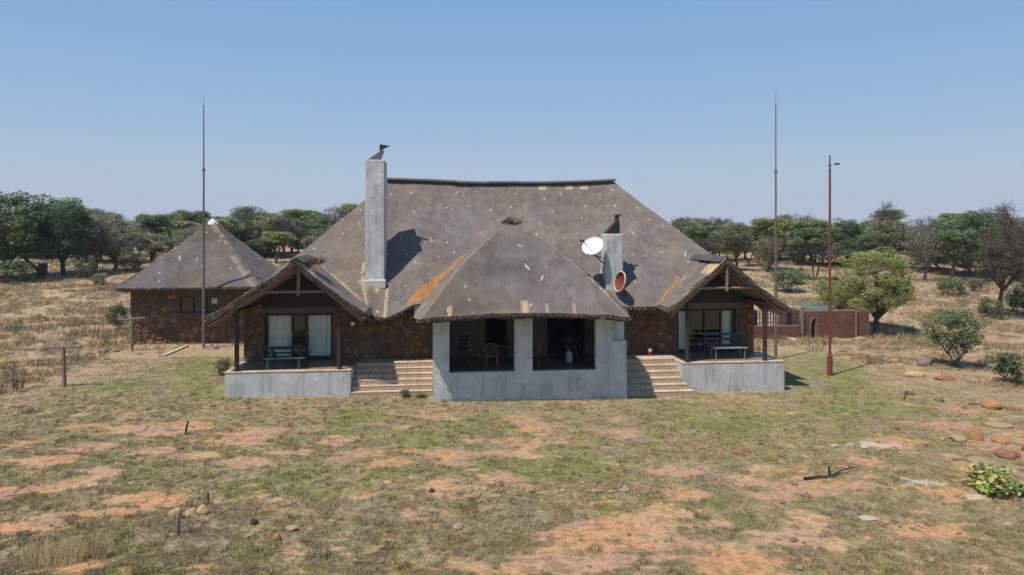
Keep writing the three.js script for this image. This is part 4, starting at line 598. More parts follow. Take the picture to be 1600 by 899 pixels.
/* ================= trees and shrubs ================= */
const bark = new THREE.MeshStandardMaterial({ ...woodTex(0.1, 0.078, 0.06), bumpScale: 0.03, roughness: 1 });
const paleBark = new THREE.MeshStandardMaterial({ ...woodTex(0.17, 0.145, 0.12), bumpScale: 0.03, roughness: 1 });
const leafMat = new THREE.MeshPhysicalMaterial({ vertexColors: true, roughness: 0.75, side: THREE.DoubleSide, transmission: 0.5, thickness: 0, color: lin(1, 1, 1) });
// shape: unit crown is 1 wide and 1 high; o gives real size, trunk share, clumps and leaves
function plantGeo(o) {
  const r = rng(o.seed), wood = new Buf(), leaf = new Buf(), H = o.h, R = o.w / 2, th = o.trunk * H, top = V((r() - 0.5) * 0.12 * H, th, (r() - 0.5) * 0.12 * H), ranges = [];
  const r0 = o.thick ?? H * 0.032, stems = o.stems ?? 1, tops = [];
  for (let s = 0; s < stems; s++) {
    const base = stems > 1 ? V((r() - 0.5) * 0.12 * R, -0.1, (r() - 0.5) * 0.12 * R) : V(0, -0.3, 0), t = stems > 1 ? V((r() - 0.5) * R * 0.9, th * (0.8 + 0.4 * r()), (r() - 0.5) * R * 0.9) : top, m = base.clone().lerp(t, 0.5).add(V((r() - 0.5) * 0.08 * H, 0, (r() - 0.5) * 0.08 * H));
    wood.tube(new THREE.CatmullRomCurve3([base, m, t]).getPoints(6), r0 * (stems > 1 ? 0.6 : 1), r0 * (stems > 1 ? 0.4 : 0.7), 8); tops.push(t);
  }
  const cy = th + (H - th) * 0.5, ry = (H - th) * 0.5, nodes = [], limbs = o.limbs ?? 5;
  for (let k = 0; k < limbs; k++) { const a = (k + r() * 0.7) / limbs * Math.PI * 2, e = V(Math.cos(a) * R * (0.35 + 0.25 * r()), cy + (r() - 0.35) * ry * 0.8, Math.sin(a) * R * (0.35 + 0.25 * r())), t = tops[k % tops.length], m = t.clone().lerp(e, 0.5).add(V(0, -0.04 * H * r(), 0)); const pts = new THREE.CatmullRomCurve3([t.clone().add(V(0, -0.04 * H, 0)), m, e]).getPoints(6); wood.tube(pts, r0 * 0.55, r0 * 0.25, 6); nodes.push(e, m); }
  const flat = o.flat ?? 0, put = (c, rc, tint) => {
    const n = Math.round(o.leaves * (0.7 + 0.6 * r()));
    const near = nodes.reduce((a, b) => a.distanceToSquared(c) < b.distanceToSquared(c) ? a : b), mid = near.clone().lerp(c, 0.5).add(V(0, -0.03 * H, 0)); wood.tube([near, mid, c], r0 * 0.22, r0 * 0.08, 4);
    const tw = o.twigs ?? 5; for (let k = 0; k < tw; k++) { const d = V(r() - 0.5, r() * 0.9 - 0.25, r() - 0.5).normalize().multiplyScalar(rc * (0.6 + 0.7 * r())), e = c.clone().add(d); wood.tube([c, c.clone().lerp(e, 0.5).add(V((r() - 0.5) * rc * 0.3, (r() - 0.5) * rc * 0.3, 0)), e], r0 * 0.07, r0 * 0.025, 3); if (o.fine) for (let q = 0; q < o.fine; q++) { const s = c.clone().lerp(e, 0.35 + 0.6 * r()), f = s.clone().add(V(r() - 0.5, r() - 0.35, r() - 0.5).normalize().multiplyScalar(rc * 0.55)); wood.tube([s, f], r0 * 0.03, r0 * 0.012, 3); } }
    for (let k = 0; k < n; k++) {
      const d = V(r() * 2 - 1, r() * 2 - 1, r() * 2 - 1); if (d.lengthSq() > 1) { k--; continue; } d.multiplyScalar(rc / Math.sqrt(Math.max(0.35, d.length()))); d.y *= 0.62 - 0.25 * flat;
      const s = o.leaf * (0.6 + 0.8 * r()), nrm = V((r() - 0.5) * 1.8, 0.35 + r(), (r() - 0.5) * 1.8).normalize(), ax = V(r() - 0.5, r() - 0.5, r() - 0.5).cross(nrm).normalize(), ay = V(0, 0, 0).crossVectors(nrm, ax), p = c.clone().add(d), l = s * (o.aspect ?? 0.5);
      const g = 0.7 + 0.6 * r(), col = [tint[0] * g, tint[1] * g, tint[2] * g], v = (u, w) => leaf.v(p.x + ax.x * u * s + ay.x * w * l, p.y + ax.y * u * s + ay.y * w * l + nrm.y * 0.0, p.z + ax.z * u * s + ay.z * w * l, 0, 0, col);
      leaf.q(v(-0.5, 0), v(0.05, -0.5), v(0.5, 0), v(0.05, 0.5));
    }
  };
  for (let k = 0; k < o.clumps; k++) {
    const a = r() * Math.PI * 2, u = flat ? 1 - Math.pow(r(), 1.5) * 0.9 : r() * 1.9 - 0.9, prof = Math.sqrt(Math.max(0.04, 1 - u * u * (flat ? 0.4 : 0.85))) * (u < 0 ? (o.under ?? 0.9) : 1), q = R * Math.sqrt(0.12 + 0.88 * r()) * prof * (0.8 + 0.3 * Math.sin(a * 2 + o.seed) * Math.sin(a * 3 + o.seed * 2));
    const rc = R * (o.clump ?? 0.27) * (0.7 + 0.6 * r()), t = o.tints[Math.floor(r() * o.tints.length)], g = 0.85 + 0.3 * r();
    put(V(Math.cos(a) * q * 0.9, cy + u * ry * 0.88 * (0.9 + 0.2 * r()), Math.sin(a) * q * 0.9), rc, [t[0] * g, t[1] * g, t[2] * g]);
  }
  return { wood: wood.geo(), leaf: o.leaves ? leaf.geo() : null, h: H, w: o.w };
}
const DKG = [[0.101, 0.169, 0.051], [0.126, 0.194, 0.054], [0.085, 0.144, 0.051], [0.16, 0.227, 0.059]], YG = [[0.346, 0.392, 0.075], [0.284, 0.336, 0.069], [0.406, 0.42, 0.1]], OL = [[0.211, 0.22, 0.09], [0.244, 0.236, 0.114], [0.179, 0.195, 0.081]], GR = [[0.251, 0.225, 0.159], [0.205, 0.192, 0.132], [0.277, 0.238, 0.178]], MG = [[0.172, 0.258, 0.062], [0.218, 0.296, 0.07], [0.14, 0.218, 0.059]];
const kinds = {
  dense: [1, 2].map((s) => plantGeo({ seed: s, h: 8, w: 9, trunk: 0.2, clumps: 140, leaves: 140, leaf: 0.25, tints: DKG, clump: 0.2, limbs: 7, under: 1.0 })),
  umbrella: [3, 4].map((s) => plantGeo({ seed: s, h: 5.6, w: 5.6, trunk: 0.4, clumps: 75, leaves: 110, leaf: 0.2, tints: DKG.concat(MG), clump: 0.22, limbs: 5, flat: 1, stems: s === 3 ? 2 : 1 })),
  lime: [5].map((s) => plantGeo({ seed: s, h: 5.6, w: 5.6, trunk: 0.35, clumps: 70, leaves: 110, leaf: 0.2, tints: MG.concat(YG), clump: 0.22, limbs: 6, flat: 0.7 })),
  grey: [6, 7].map((s) => plantGeo({ seed: s, h: 6, w: 6.6, trunk: 0.26, clumps: 90, leaves: 34, leaf: 0.2, tints: GR.concat(OL), clump: 0.2, limbs: 7, twigs: 6, fine: 3 })),
  olive: [8, 9].map((s) => plantGeo({ seed: s, h: 5.8, w: 5.6, trunk: 0.28, clumps: 85, leaves: 90, leaf: 0.19, tints: OL.concat(MG.slice(0, 1)), clump: 0.22, limbs: 6, twigs: 4, fine: 1 })),
  bare: [10, 11].map((s) => plantGeo({ seed: s, h: 6.4, w: 6, trunk: 0.32, clumps: 80, leaves: 10, leaf: 0.13, tints: GR, clump: 0.24, limbs: 8, twigs: 9, fine: 5 })),
  bush: [12, 13, 14].map((s) => plantGeo({ seed: s, h: 1.8, w: 3, trunk: 0.12, clumps: 46, leaves: 60, leaf: 0.15, tints: s === 12 ? MG.concat(DKG) : s === 13 ? OL : DKG.concat(OL), clump: 0.24, limbs: 5, stems: 3, thick: 0.05, under: 1.05 })),
};
function plant(name, label, category, geo, x, z, h, w, turn, group, woodMat = bark, names = ['trunk', 'crown']) {
  const t = thing(name, label, category, [x, gh(x, z), z], turn, group); t.scale.set(w / geo.w, h / geo.h, w / geo.w); part(names[0], geo.wood, woodMat, t); if (geo.leaf) part(names[1], geo.leaf, leafMat, t); return t;
}
const LT = 'trees on the rise behind the hut', RT = 'trees on the slope beyond the right veranda';
[['dense', 0, -47.2, -48.5, 8.9, 10.5, 0.4, 'broad dark green tree cut off by the left picture edge', LT], ['dense', 1, -43.6, -52.5, 8.4, 9.6, 1.9, 'tallest full dark green tree above the black stump at far left', LT],
  ['grey', 0, -40.2, -56.5, 6.1, 8.4, 0.2, 'wide grey green tree with thin leaves left of the square hut', LT], ['bare', 0, -40.9, -53.5, 5.6, 4.6, 2.2, 'nearly bare grey tree between the dark green and grey green trees', LT],
  ['umbrella', 1, -42.7, -74, 6.3, 6, 0.3, 'flat topped dark tree rising highest left of the hut peak', LT], ['lime', 0, -41.4, -76, 5.3, 8.8, 1.1, 'broad light green tree just left of the hut roof', LT], ['umbrella', 0, -38.8, -79, 6.6, 6, 2.0, 'dark flat topped tree directly behind the grey mast', LT],
  ['bare', 1, -31.8, -79, 6.0, 5.4, 0.8, 'leafless tree just right of the hut peak', LT], ['umbrella', 1, -28.6, -78, 5.9, 6.4, 2.6, 'flat topped green tree right of the hut peak', LT], ['lime', 0, -24.6, -67.5, 4.2, 5.2, 0.5, 'bright green low tree between hut roof and lodge roof', LT], ['olive', 0, -26, -84, 5.4, 7, 1.0, 'olive tree far behind the gap between hut and lodge', LT], ['dense', 0, -21.8, -85, 6.0, 6.4, 2.4, 'green tree touching the left slope of the lodge roof', LT], ['olive', 1, -47.5, -66, 6.0, 8, 0.4, 'olive tree peeping over the grey green tree', LT], ['grey', 1, -34.5, -66, 4.6, 6.2, 1.5, 'low grey tree hugging the left slope of the hut roof', LT],
  ['umbrella', 1, 31.0, -60, 5.7, 5.2, 0.2, 'dark green tree touching the right slope of the lodge roof', RT], ['olive', 0, 34.2, -56, 6.0, 6.2, 1.2, 'olive tree second from the right slope of the lodge roof', RT], ['umbrella', 0, 38.2, -61, 5.4, 4.8, 2.2, 'small dark tree left of the brownish mast', RT], ['lime', 0, 38.6, -56, 6.6, 6.6, 0.7, 'yellow green tree directly behind the brownish mast', RT], ['grey', 1, 37.4, -54, 4.6, 4.2, 2.9, 'low grey tree leaning under the yellow green tree', RT],
  ['umbrella', 0, 38.9, -45.7, 5.9, 5.8, 1.5, 'dark green umbrella tree with a forked trunk left of the red pole', RT], ['dense', 1, 53.6, -63, 6.2, 6.4, 0.9, 'dense dark tree directly behind the red pole', RT], ['grey', 0, 46, -62, 5.2, 5.6, 0.1, 'grey green tree between umbrella tree and red pole', RT],
  ['olive', 1, 57.4, -59, 6.2, 6.6, 0.4, 'olive tree right of the red pole under the brown topped tree', RT], ['bare', 0, 58.4, -62, 8.2, 4.4, 1.7, 'tall brown topped sparse tree above the yellow green tree', RT], ['grey', 1, 52.3, -46, 6.2, 6.4, 2.4, 'grey green tree with a pale trunk right of the yellow green tree', RT], ['umbrella', 1, 54.8, -44.8, 5.7, 5.4, 0.0, 'deep green low branching tree in front of the tallest flat tree', RT], ['umbrella', 0, 57.6, -44.6, 4.4, 4.4, 2.7, 'small tree with a V shaped trunk beside the deep green tree', RT], ['dense', 0, 60.3, -49, 7.9, 8.8, 1.3, 'tallest dark flat topped tree at the right of the picture', RT], ['bare', 1, 64.5, -50, 8.6, 7, 0.3, 'leafless tree with a spreading top at the upper right', RT],
  ['olive', 0, 67.5, -58, 6.4, 7, 2.0, 'olive tree behind the leafless grey tree at right', RT], ['dense', 1, 80, -72, 6.4, 8, 0.6, 'dark far tree at the right picture edge', RT], ['dense', 0, 48.5, -72, 5.6, 7, 2.1, 'far dark tree between olive tree and red pole', RT], ['lime', 0, 66, -72, 5.8, 7, 2.2, 'far light green tree behind the olive tree at right', RT], ['olive', 1, 42, -74, 5.6, 7, 1.4, 'far olive tree right of the brownish mast', RT]
].forEach(([k, v, x, z, h, w, turn, label, group]) => plant('bushveld_tree', label, 'tree', kinds[k][v], x, z, h, w, turn, group, k === 'grey' ? paleBark : bark));
plant('thorn_tree', 'bright yellow green feathery tree beside the brick enclosure', 'tree', plantGeo({ seed: 21, h: 5.8, w: 6.3, trunk: 0.2, clumps: 170, leaves: 190, leaf: 0.115, tints: YG, clump: 0.145, limbs: 9, under: 1.05, twigs: 4, aspect: 0.35, flat: 0 }), 26.6, -16.7, 5.7, 7.0, 0.6);
plant('thorn_sapling', 'low yellow green sapling at the left foot of the feathery tree', 'tree', plantGeo({ seed: 28, h: 3, w: 3.6, trunk: 0.1, clumps: 70, leaves: 110, leaf: 0.11, tints: YG, clump: 0.18, limbs: 6, stems: 4, under: 1.05, twigs: 4, aspect: 0.35, thick: 0.06 }), 24.4, -18.6, 3.0, 3.6, 1.2);
plant('leafless_tree', 'grey brown leafless tree with a dark straight trunk at right', 'tree', plantGeo({ seed: 22, h: 6.5, w: 6, trunk: 0.34, clumps: 120, leaves: 20, leaf: 0.1, tints: GR, clump: 0.2, limbs: 9, twigs: 10, fine: 6, thick: 0.17 }), 41.0, -22.4, 6.6, 6.6, 0.2);
plant('round_shrub', 'large round topped green shrub with several stems on the right', 'shrub', plantGeo({ seed: 23, h: 2.9, w: 3.7, trunk: 0.3, clumps: 80, leaves: 80, leaf: 0.11, tints: MG.concat(OL, DKG.slice(0, 2)), clump: 0.18, limbs: 8, stems: 5, thick: 0.075, under: 0.9, twigs: 4 }), 23.1, -5.7, 2.95, 3.9, 0.3, null, paleBark, ['stems', 'foliage']);
plant('leafy_shrub', 'light green large leaved shrub at the right edge by the rocks', 'shrub', plantGeo({ seed: 24, h: 1.3, w: 1.8, trunk: 0.2, clumps: 30, leaves: 40, leaf: 0.14, tints: [[0.1, 0.16, 0.035], [0.07, 0.12, 0.03]], clump: 0.24, limbs: 5, stems: 4, thick: 0.04 }), 22.4, -1.5, 1.35, 1.9, 0, null, bark, ['stems', 'foliage']);
plant('yellowing_shrub', 'low yellow green leafy shrub in the right foreground', 'shrub', plantGeo({ seed: 25, h: 0.75, w: 1.7, trunk: 0.12, clumps: 30, leaves: 17, leaf: 0.19, aspect: 0.5, tints: [[0.46, 0.46, 0.08], [0.3, 0.37, 0.06], [0.58, 0.52, 0.17], [0.2, 0.26, 0.05]], clump: 0.24, limbs: 6, stems: 5, thick: 0.025 }), 11.35, 10.4, 0.62, 1.8, 0, null, bark, ['stems', 'foliage']);
plant('low_bush', 'small grey green bush against the corner of the left veranda', 'shrub', kinds.bush[1], -12.5, -5.4, 0.75, 1.1, 0.4, null, bark, ['stems', 'foliage']);
plant('step_weed', 'tiny green bush growing at the foot of the left steps', 'plant', kinds.bush[0], -4.2, -0.75, 0.3, 0.5, 0.8, null, bark, ['stems', 'foliage']);
plant('step_weed', 'flat green weed at the foot of the left steps near the porch', 'plant', kinds.bush[0], -3.55, -0.7, 0.14, 0.6, 2.0, null, bark, ['stems', 'foliage']);
plant('dry_bush', 'dry twiggy bush in the grass at the far left edge', 'shrub', plantGeo({ seed: 27, h: 1, w: 1.1, trunk: 0.15, clumps: 26, leaves: 8, leaf: 0.06, tints: GR, clump: 0.26, limbs: 6, stems: 5, thick: 0.035, twigs: 9, fine: 4 }), -19.7, -2.7, 1.05, 1.2, 0, null, bark, ['stems', 'foliage']);
[[0, -45.3, -46.4, 2.2, 4.6, 'pale green bush at the left edge under the dark trees'], [2, -40.0, -50.2, 2.3, 3.0, 'dark bush below the bare grey tree at left'], [1, -37.9, -55.5, 2.4, 4.2, 'olive bush left of the hut below the grey green tree'], [1, -23.6, -19.9, 1.7, 1.9, 'grey olive bush beside the left corner of the hut'], [0, 31.3, -37.8, 2.1, 4.2, 'round green bush behind the brownish mast'], [2, 31.9, -31.7, 1.9, 2.8, 'dark bush just left of the red pole'], [2, 39.0, -21.6, 1.5, 2.4, 'dark low bush left of the leafless trunk'], [2, 43.7, -23.7, 2.6, 3.2, 'dark green bush right of the leafless trunk'], [1, 39.1, -31.3, 1.8, 2.6, 'olive bush right of the yellow green tree'], [0, 46.2, -34.1, 1.6, 3.4, 'green bush under the deep green low branching tree'], [2, 31.6, -27.8, 2.5, 3, 'dark bush behind the yellow green tree'], [1, -36, -44, 1.2, 2.2, 'low olive bush in dry grass left of the hut'], [1, -33.5, -60, 2.4, 4.6, 'olive bush under the low grey tree by the hut roof'], [2, 35.5, -44, 1.5, 3, 'low bush left of the forked umbrella tree'], [1, 50, -36, 1.3, 2.6, 'small olive bush on the slope under the pale trunk'], [0, 26.8, -1.3, 0.9, 1.6, 'low green bush at the right edge beside the leafy shrub'], [1, 47.5, -25, 1.9, 3.2, 'olive bush at the right edge beyond the leafless tree'], [0, -30, -38, 0.9, 1.6, 'small bush on the dry slope left of the hut']
].forEach(([v, x, z, h, w, label], i) => plant('low_bush', label, 'shrub', kinds.bush[v], x, z, h, w, i * 1.7, 'bushes on the dry slopes', bark, ['stems', 'foliage']));
{ // wood that closes the skyline behind the single trees
  const r = rng(91), n = 1150, protos = [['dense', 0], ['olive', 0], ['lime', 0], ['olive', 1], ['grey', 0], ['bare', 1]], per = protos.map(() => []);
  for (let k = 0; k < n; k++) { const a = lerp(-1.15, 1.2, r()), d = 100 + 110 * Math.pow(r(), 1.3), x = -2.8 + Math.sin(a + YAW) * d, z = 26 - Math.cos(a + YAW) * d, s = (0.4 + 0.6 * Math.pow(r(), 1.6)) * (0.75 + 0.5 * fbm(a * 9, d * 0.03, 2)); per[Math.floor(r() * 6)].push([x, gh(x, z), z, s, r() * 6]); }
  const g = new THREE.Group(); g.name = 'far_woodland'; g.userData = { kind: 'stuff', label: 'far belt of bushveld trees closing the skyline', category: 'woodland' }; scene.add(g);
  per.forEach((list, k) => { const proto = kinds[protos[k][0]][protos[k][1]]; for (const [nm, geo, mat] of [['far_crowns', proto.leaf, leafMat], ['far_trunks', proto.wood, bark]]) { const im = new THREE.InstancedMesh(geo, mat, list.length), o = new THREE.Object3D(); list.forEach(([x, y, z, s, t], i) => { o.position.set(x, y, z); o.rotation.y = t; const u = s * 7 / proto.h; o.scale.set(u * (0.95 + 0.5 * hash(i, 3)), u * (0.6 + 0.5 * hash(i, 7)), u * 1.2); o.updateMatrix(); im.setMatrixAt(i, o.matrix); }); im.name = nm; im.castShadow = im.receiveShadow = true; im.userData.kind = 'stuff'; g.add(im); } });
}
/* stump and green post under the trees */
{ const x = -43.4, z = -48, t = thing('tree_stump', 'black burnt stump under the tall dark green tree', 'stump', [x, gh(x, z), z]), b = new Buf(); b.tube([V(0, -0.2, 0), V(0.1, 0.7, 0), V(0.12, 1.7, 0)], 0.5, 0.42, 12, [0.03, 0.028, 0.026]); b.tube([V(-0.2, 0.9, 0), V(-1.6, 2.3, 0.1), V(-2.6, 3.1, 0)], 0.2, 0.1, 8, [0.03, 0.028, 0.026]); part('trunk', b.geo(), M.straw, t); part('cut_top', new THREE.CylinderGeometry(0.4, 0.42, 0.06, 16).translate(0.12, 1.71, 0), std(0.06, 0.05, 0.04), t); }

/* ================= rocks, stakes, branch ================= */
function rockGeo(seed, rx, ry, rz, sharp = 0.5) {
  const g = new THREE.IcosahedronGeometry(1, 3), p = g.attributes.position, r = rng(seed), cuts = Array.from({ length: 9 }, () => [V(r() - 0.5, r() * 0.9 - 0.25, r() - 0.5).normalize(), 0.62 + 0.3 * r()]);
  for (let i = 0; i < p.count; i++) { const v = V(p.getX(i), p.getY(i), p.getZ(i)); for (const [n, d] of cuts) { const k = v.dot(n); if (k > d) v.addScaledVector(n, (d - k) * (0.6 + 0.4 * sharp)); } const q = 1 + (fbm(v.x * 2.5 + seed, v.y * 2.5 + v.z * 2, 3) - 0.5) * 0.22; p.setXYZ(i, v.x * rx * q, v.y * ry * q, v.z * rz * q); }
  g.computeVertexNormals(); return metreUV(g);
}
function pointed(g, ry) { const p = g.attributes.position; for (let i = 0; i < p.count; i++) { const k = clamp(p.getY(i) / ry, -1, 1), s = 1 - 0.5 * (k + 0.4); p.setX(i, p.getX(i) * Math.min(1.2, s) + 0.06 * k * 0.3); p.setZ(i, p.getZ(i) * Math.min(1.2, s)); } g.computeVertexNormals(); return g; }
const rockTex = scaled(stoneTex, 2.2, 2.2), rockMat = { yellow: std(0.56, 0.4, 0.18, 0.95, { ...rockTex, bumpScale: 0.02 }), orange: std(0.46, 0.24, 0.1, 0.95, { ...rockTex, bumpScale: 0.02 }), red: std(0.33, 0.16, 0.1, 0.95, { ...rockTex, bumpScale: 0.02 }), tan: std(0.42, 0.29, 0.17, 0.95, { ...rockTex, bumpScale: 0.02 }), grey: std(0.22, 0.18, 0.15, 0.95, { ...rockTex, bumpScale: 0.02 }), white: std(0.52, 0.44, 0.36, 0.95, { ...rockTex, bumpScale: 0.015 }), dark: std(0.07, 0.045, 0.035, 0.95, { ...rockTex, bumpScale: 0.02 }) };
[[19.5, -3.5, 0.52, 0.22, 0.4, 'yellow', 'flat tan boulder at the edge of the lawn near the round shrub'], [18.4, 2.2, 0.46, 0.3, 0.36, 'orange', 'rounded orange boulder at the right, highest of the rock scatter'], [14.5, 6.1, 0.27, 0.4, 0.22, 'orange', 'upright triangular orange rock in the right foreground'], [13.85, 6.1, 0.3, 0.13, 0.25, 'tan', 'low tan rock just left of the triangular rock'], [19.05, 2.5, 0.3, 0.1, 0.25, 'red', 'low reddish rock right of the rounded orange boulder'], [6.2, 6.8, 0.36, 0.12, 0.2, 'red', 'red broken slab lying alone on the right lawn'], [12.9, 8.1, 0.4, 0.1, 0.3, 'tan', 'flat rock above the yellowing shrub'], [14.2, 7.7, 0.36, 0.2, 0.3, 'red', 'reddish rock right of the triangular rock by the picture edge'], [15.2, 6.3, 0.34, 0.14, 0.28, 'orange', 'orange slab behind the rocks at the right edge'], [12.4, 7.6, 0.32, 0.07, 0.22, 'tan', 'thin flat slab left of the rocks above the yellowing shrub'], [-8.74, 10.45, 0.15, 0.2, 0.13, 'yellow', 'upright yellowish stone, left of the three yellowish stones'], [-8.47, 10.25, 0.15, 0.13, 0.13, 'yellow', 'yellowish stone in the middle of the three yellowish stones'], [-8.2, 10.2, 0.17, 0.15, 0.14, 'yellow', 'yellowish stone at the right of the three yellowish stones'], [-6.9, 10.9, 0.1, 0.1, 0.1, 'dark', 'small dark cube like stone in the left foreground'], [-6.0, 11.3, 0.17, 0.08, 0.12, 'tan', 'rounded pale stone right of the dark cube like stone'], [-6.2, 11.8, 0.1, 0.12, 0.09, 'orange', 'small orange stone below the dark cube like stone'], [-8.45, 11.4, 0.09, 0.05, 0.08, 'tan', 'small flat stone below the three yellowish stones'], [-0.5, 9.5, 0.11, 0.12, 0.1, 'orange', 'rounded orange stone in the middle of the stone row'], [-2.4, 11.4, 0.18, 0.07, 0.14, 'tan', 'flat pale stone in the dark grass at centre front'], [7.0, 11.7, 0.22, 0.05, 0.14, 'white', 'whitish flat stone in the right foreground grass'], [5.5, 10.7, 0.09, 0.06, 0.08, 'red', 'small red stone left of the whitish flat stone'], [20.9, -7.0, 0.3, 0.14, 0.22, 'tan', 'pale stone left of the round shrub'], [21.9, -6.0, 0.6, 0.3, 0.4, 'grey', 'dark grey rock at the foot of the round shrub'], [25.2, -5.0, 0.9, 0.2, 0.5, 'grey', 'long grey rock ledge right of the round shrub'], [20.3, -2.6, 0.45, 0.16, 0.3, 'red', 'pinkish low rock right of the flat tan boulder'], [15.4, 7.3, 0.3, 0.25, 0.3, 'red', 'red rock cut off by the right picture edge'], [16.6, 4.6, 0.5, 0.09, 0.4, 'tan', 'broad flat slab between orange boulder and picture edge'], [13.4, 6.0, 0.14, 0.07, 0.1, 'tan', 'small stone left of the low tan rock'], [19.3, -14.3, 0.6, 0.12, 0.2, 'white', 'white rubble lying before the palisade fence'], [23.6, -14.0, 0.4, 0.2, 0.3, 'tan', 'rock at the foot of the brick enclosure'], [-3.0, 9.3, 0.1, 0.06, 0.08, 'dark', 'dark stone at the left end of the stone row'], [-21.1, -11.4, 0.35, 0.16, 0.2, 'red', 'leftmost reddish stone of the heap behind the tilted post'], [-20.6, -11.7, 0.3, 0.14, 0.22, 'grey', 'grey stone second from left in the heap behind the tilted post'], [-20.1, -12.1, 0.26, 0.12, 0.2, 'red', 'reddish stone nearest the tilted post'], [-15.4, -13.3, 0.2, 0.13, 0.16, 'tan', 'tan stone beside the foot of the grey mast'], [-15.1, -12.7, 0.26, 0.12, 0.16, 'grey', 'grey stone right of the foot of the grey mast'], [9.5, 6.4, 0.16, 0.05, 0.1, 'white', 'whitish stone left in the chalky patch'], [10.3, 6.6, 0.2, 0.05, 0.14, 'white', 'whitish stone right in the chalky patch']
].forEach(([x, z, rx, ry, rz, c, label], i) => { const m = single('rock', label.startsWith('upright tri') ? pointed(rockGeo(i + 3, rx, ry, rz, 1), ry) : rockGeo(i + 3, rx, ry, rz, 0.9), rockMat[c], label, 'rock', 'loose rocks'); m.position.set(x, gh(x, z) + ry * 0.35, z); m.rotation.y = i * 1.3; });
[[-2.6, 9.6], [-2.1, 9.75], [-1.7, 9.9], [-1.4, 9.7], [-0.2, 9.6], [0.3, 9.5], [0.72, 9.48], [1.1, 9.6], [1.5, 9.68], [1.85, 9.6], [2.2, 9.55]].forEach(([x, z], i) => { const r = rng(i + 60), rx = 0.09 + 0.11 * r(), ry = 0.045 + 0.03 * r(), m = single('edging_stone', rockGeo(i + 90, rx, ry, 0.08 + 0.05 * r(), 0.8), rockMat[i % 4 === 2 ? 'red' : 'tan'], `half buried edging stone, ${['first', 'second', 'third', 'fourth', 'fifth', 'sixth', 'seventh', 'eighth', 'ninth', 'tenth', 'last'][i]} from the left in the stone row across the lawn`, 'stone', 'row of edging stones'); m.position.set(x, gh(x, z) + ry * 0.3, z); m.rotation.y = (r() - 0.5) * 0.6; });
{ // flat stones half sunk in the turf
  const r = rng(14), n = 420, im = new THREE.InstancedMesh(rockGeo(402, 1, 0.45, 0.75, 1), std(0.95, 0.95, 0.95, 1, { ...rockTex, bumpScale: 0.02 }), n), o = new THREE.Object3D(), c = new THREE.Color();
  for (let k = 0; k < n; k++) { const row = r() < 0.35, x = row ? lerp(-3.4, 3.2, r()) : lerp(-15, 17, r()), z = row ? 9.65 + (r() - 0.5) * 0.9 : lerp(3, 14, r()), s = 0.03 + 0.1 * r() * r(); o.position.set(x, gh(x, z) + s * 0.1, z); o.rotation.set((r() - 0.5) * 0.3, r() * 6, (r() - 0.5) * 0.3); o.scale.set(s * (1 + 0.6 * r()), s, s); o.updateMatrix(); im.setMatrixAt(k, o.matrix); const g = 0.6 + 0.6 * r(); im.setColorAt(k, c.setRGB(0.46 * g, (0.29 + 0.05 * r()) * g, 0.18 * g)); }
  im.name = 'sunken_stones'; im.userData = { kind: 'stuff', label: 'small flat stones half sunk in the turf', category: 'stones' }; im.castShadow = im.receiveShadow = true; scene.add(im);
}
{ // pebbles and clods
  const r = rng(12), geo = rockGeo(400, 1, 0.6, 0.8), n = 2600, im = new THREE.InstancedMesh(geo, std(0.9, 0.9, 0.9, 1), n), o = new THREE.Object3D(), c = new THREE.Color();
  for (let k = 0; k < n; k++) { let x, z, t = 0; do { x = lerp(-17, 19, r()); z = lerp(1, 15, r()); t++; } while (t < 6 && cover(x, z).red < 0.3); const s = 0.008 + 0.022 * r() * r() + (r() < 0.03 ? 0.03 : 0); o.position.set(x, gh(x, z) + s * 0.15, z); o.rotation.set(r(), r() * 6, r()); o.scale.setScalar(s); o.updateMatrix(); im.setMatrixAt(k, o.matrix); const g = 0.6 + 0.7 * r(); im.setColorAt(k, c.setRGB(0.33 * g, (0.18 + 0.08 * r()) * g, 0.11 * g)); }
  im.name = 'pebbles'; im.userData = { kind: 'stuff', label: 'small pebbles and clods scattered over the bare soil', category: 'pebbles' }; im.castShadow = im.receiveShadow = true; scene.add(im);
}
[[-10.9, 3.8, 0.42, 0.035, 0.1, 'dark leaning stake on the red soil at left'], [-8.3, 9.6, 0.24, 0.025, 0.0, 'short black stake above the three yellowish stones'], [7.8, 8.9, 0.26, 0.035, -0.02, 'short dark stake beside the fallen branch'], [15.8, 0.8, 0.36, 0.03, 0.2, 'dark leaning stake on the lawn left of the orange boulder'], [-8.38, 11.3, 0.36, 0.05, 0.02, 'thick grey stub beneath the left yellowish stone']].forEach(([x, z, h, r, lean, label], i) => { const b = new Buf(); b.tube([V(0, -0.1, 0), V(lean * 0.5, h * 0.5, 0), V(lean, h, 0)], r, r * 0.8, 8); const cap = new THREE.CylinderGeometry(r * 0.7, r * 0.8, 0.02, 8).translate(lean, h, 0), m = single('wooden_stake', [b.geo(), cap], i === 4 ? M.greyWood : M.darkWood, label, 'stake', 'short wooden stakes'); m.position.set(x, gh(x, z), z); });
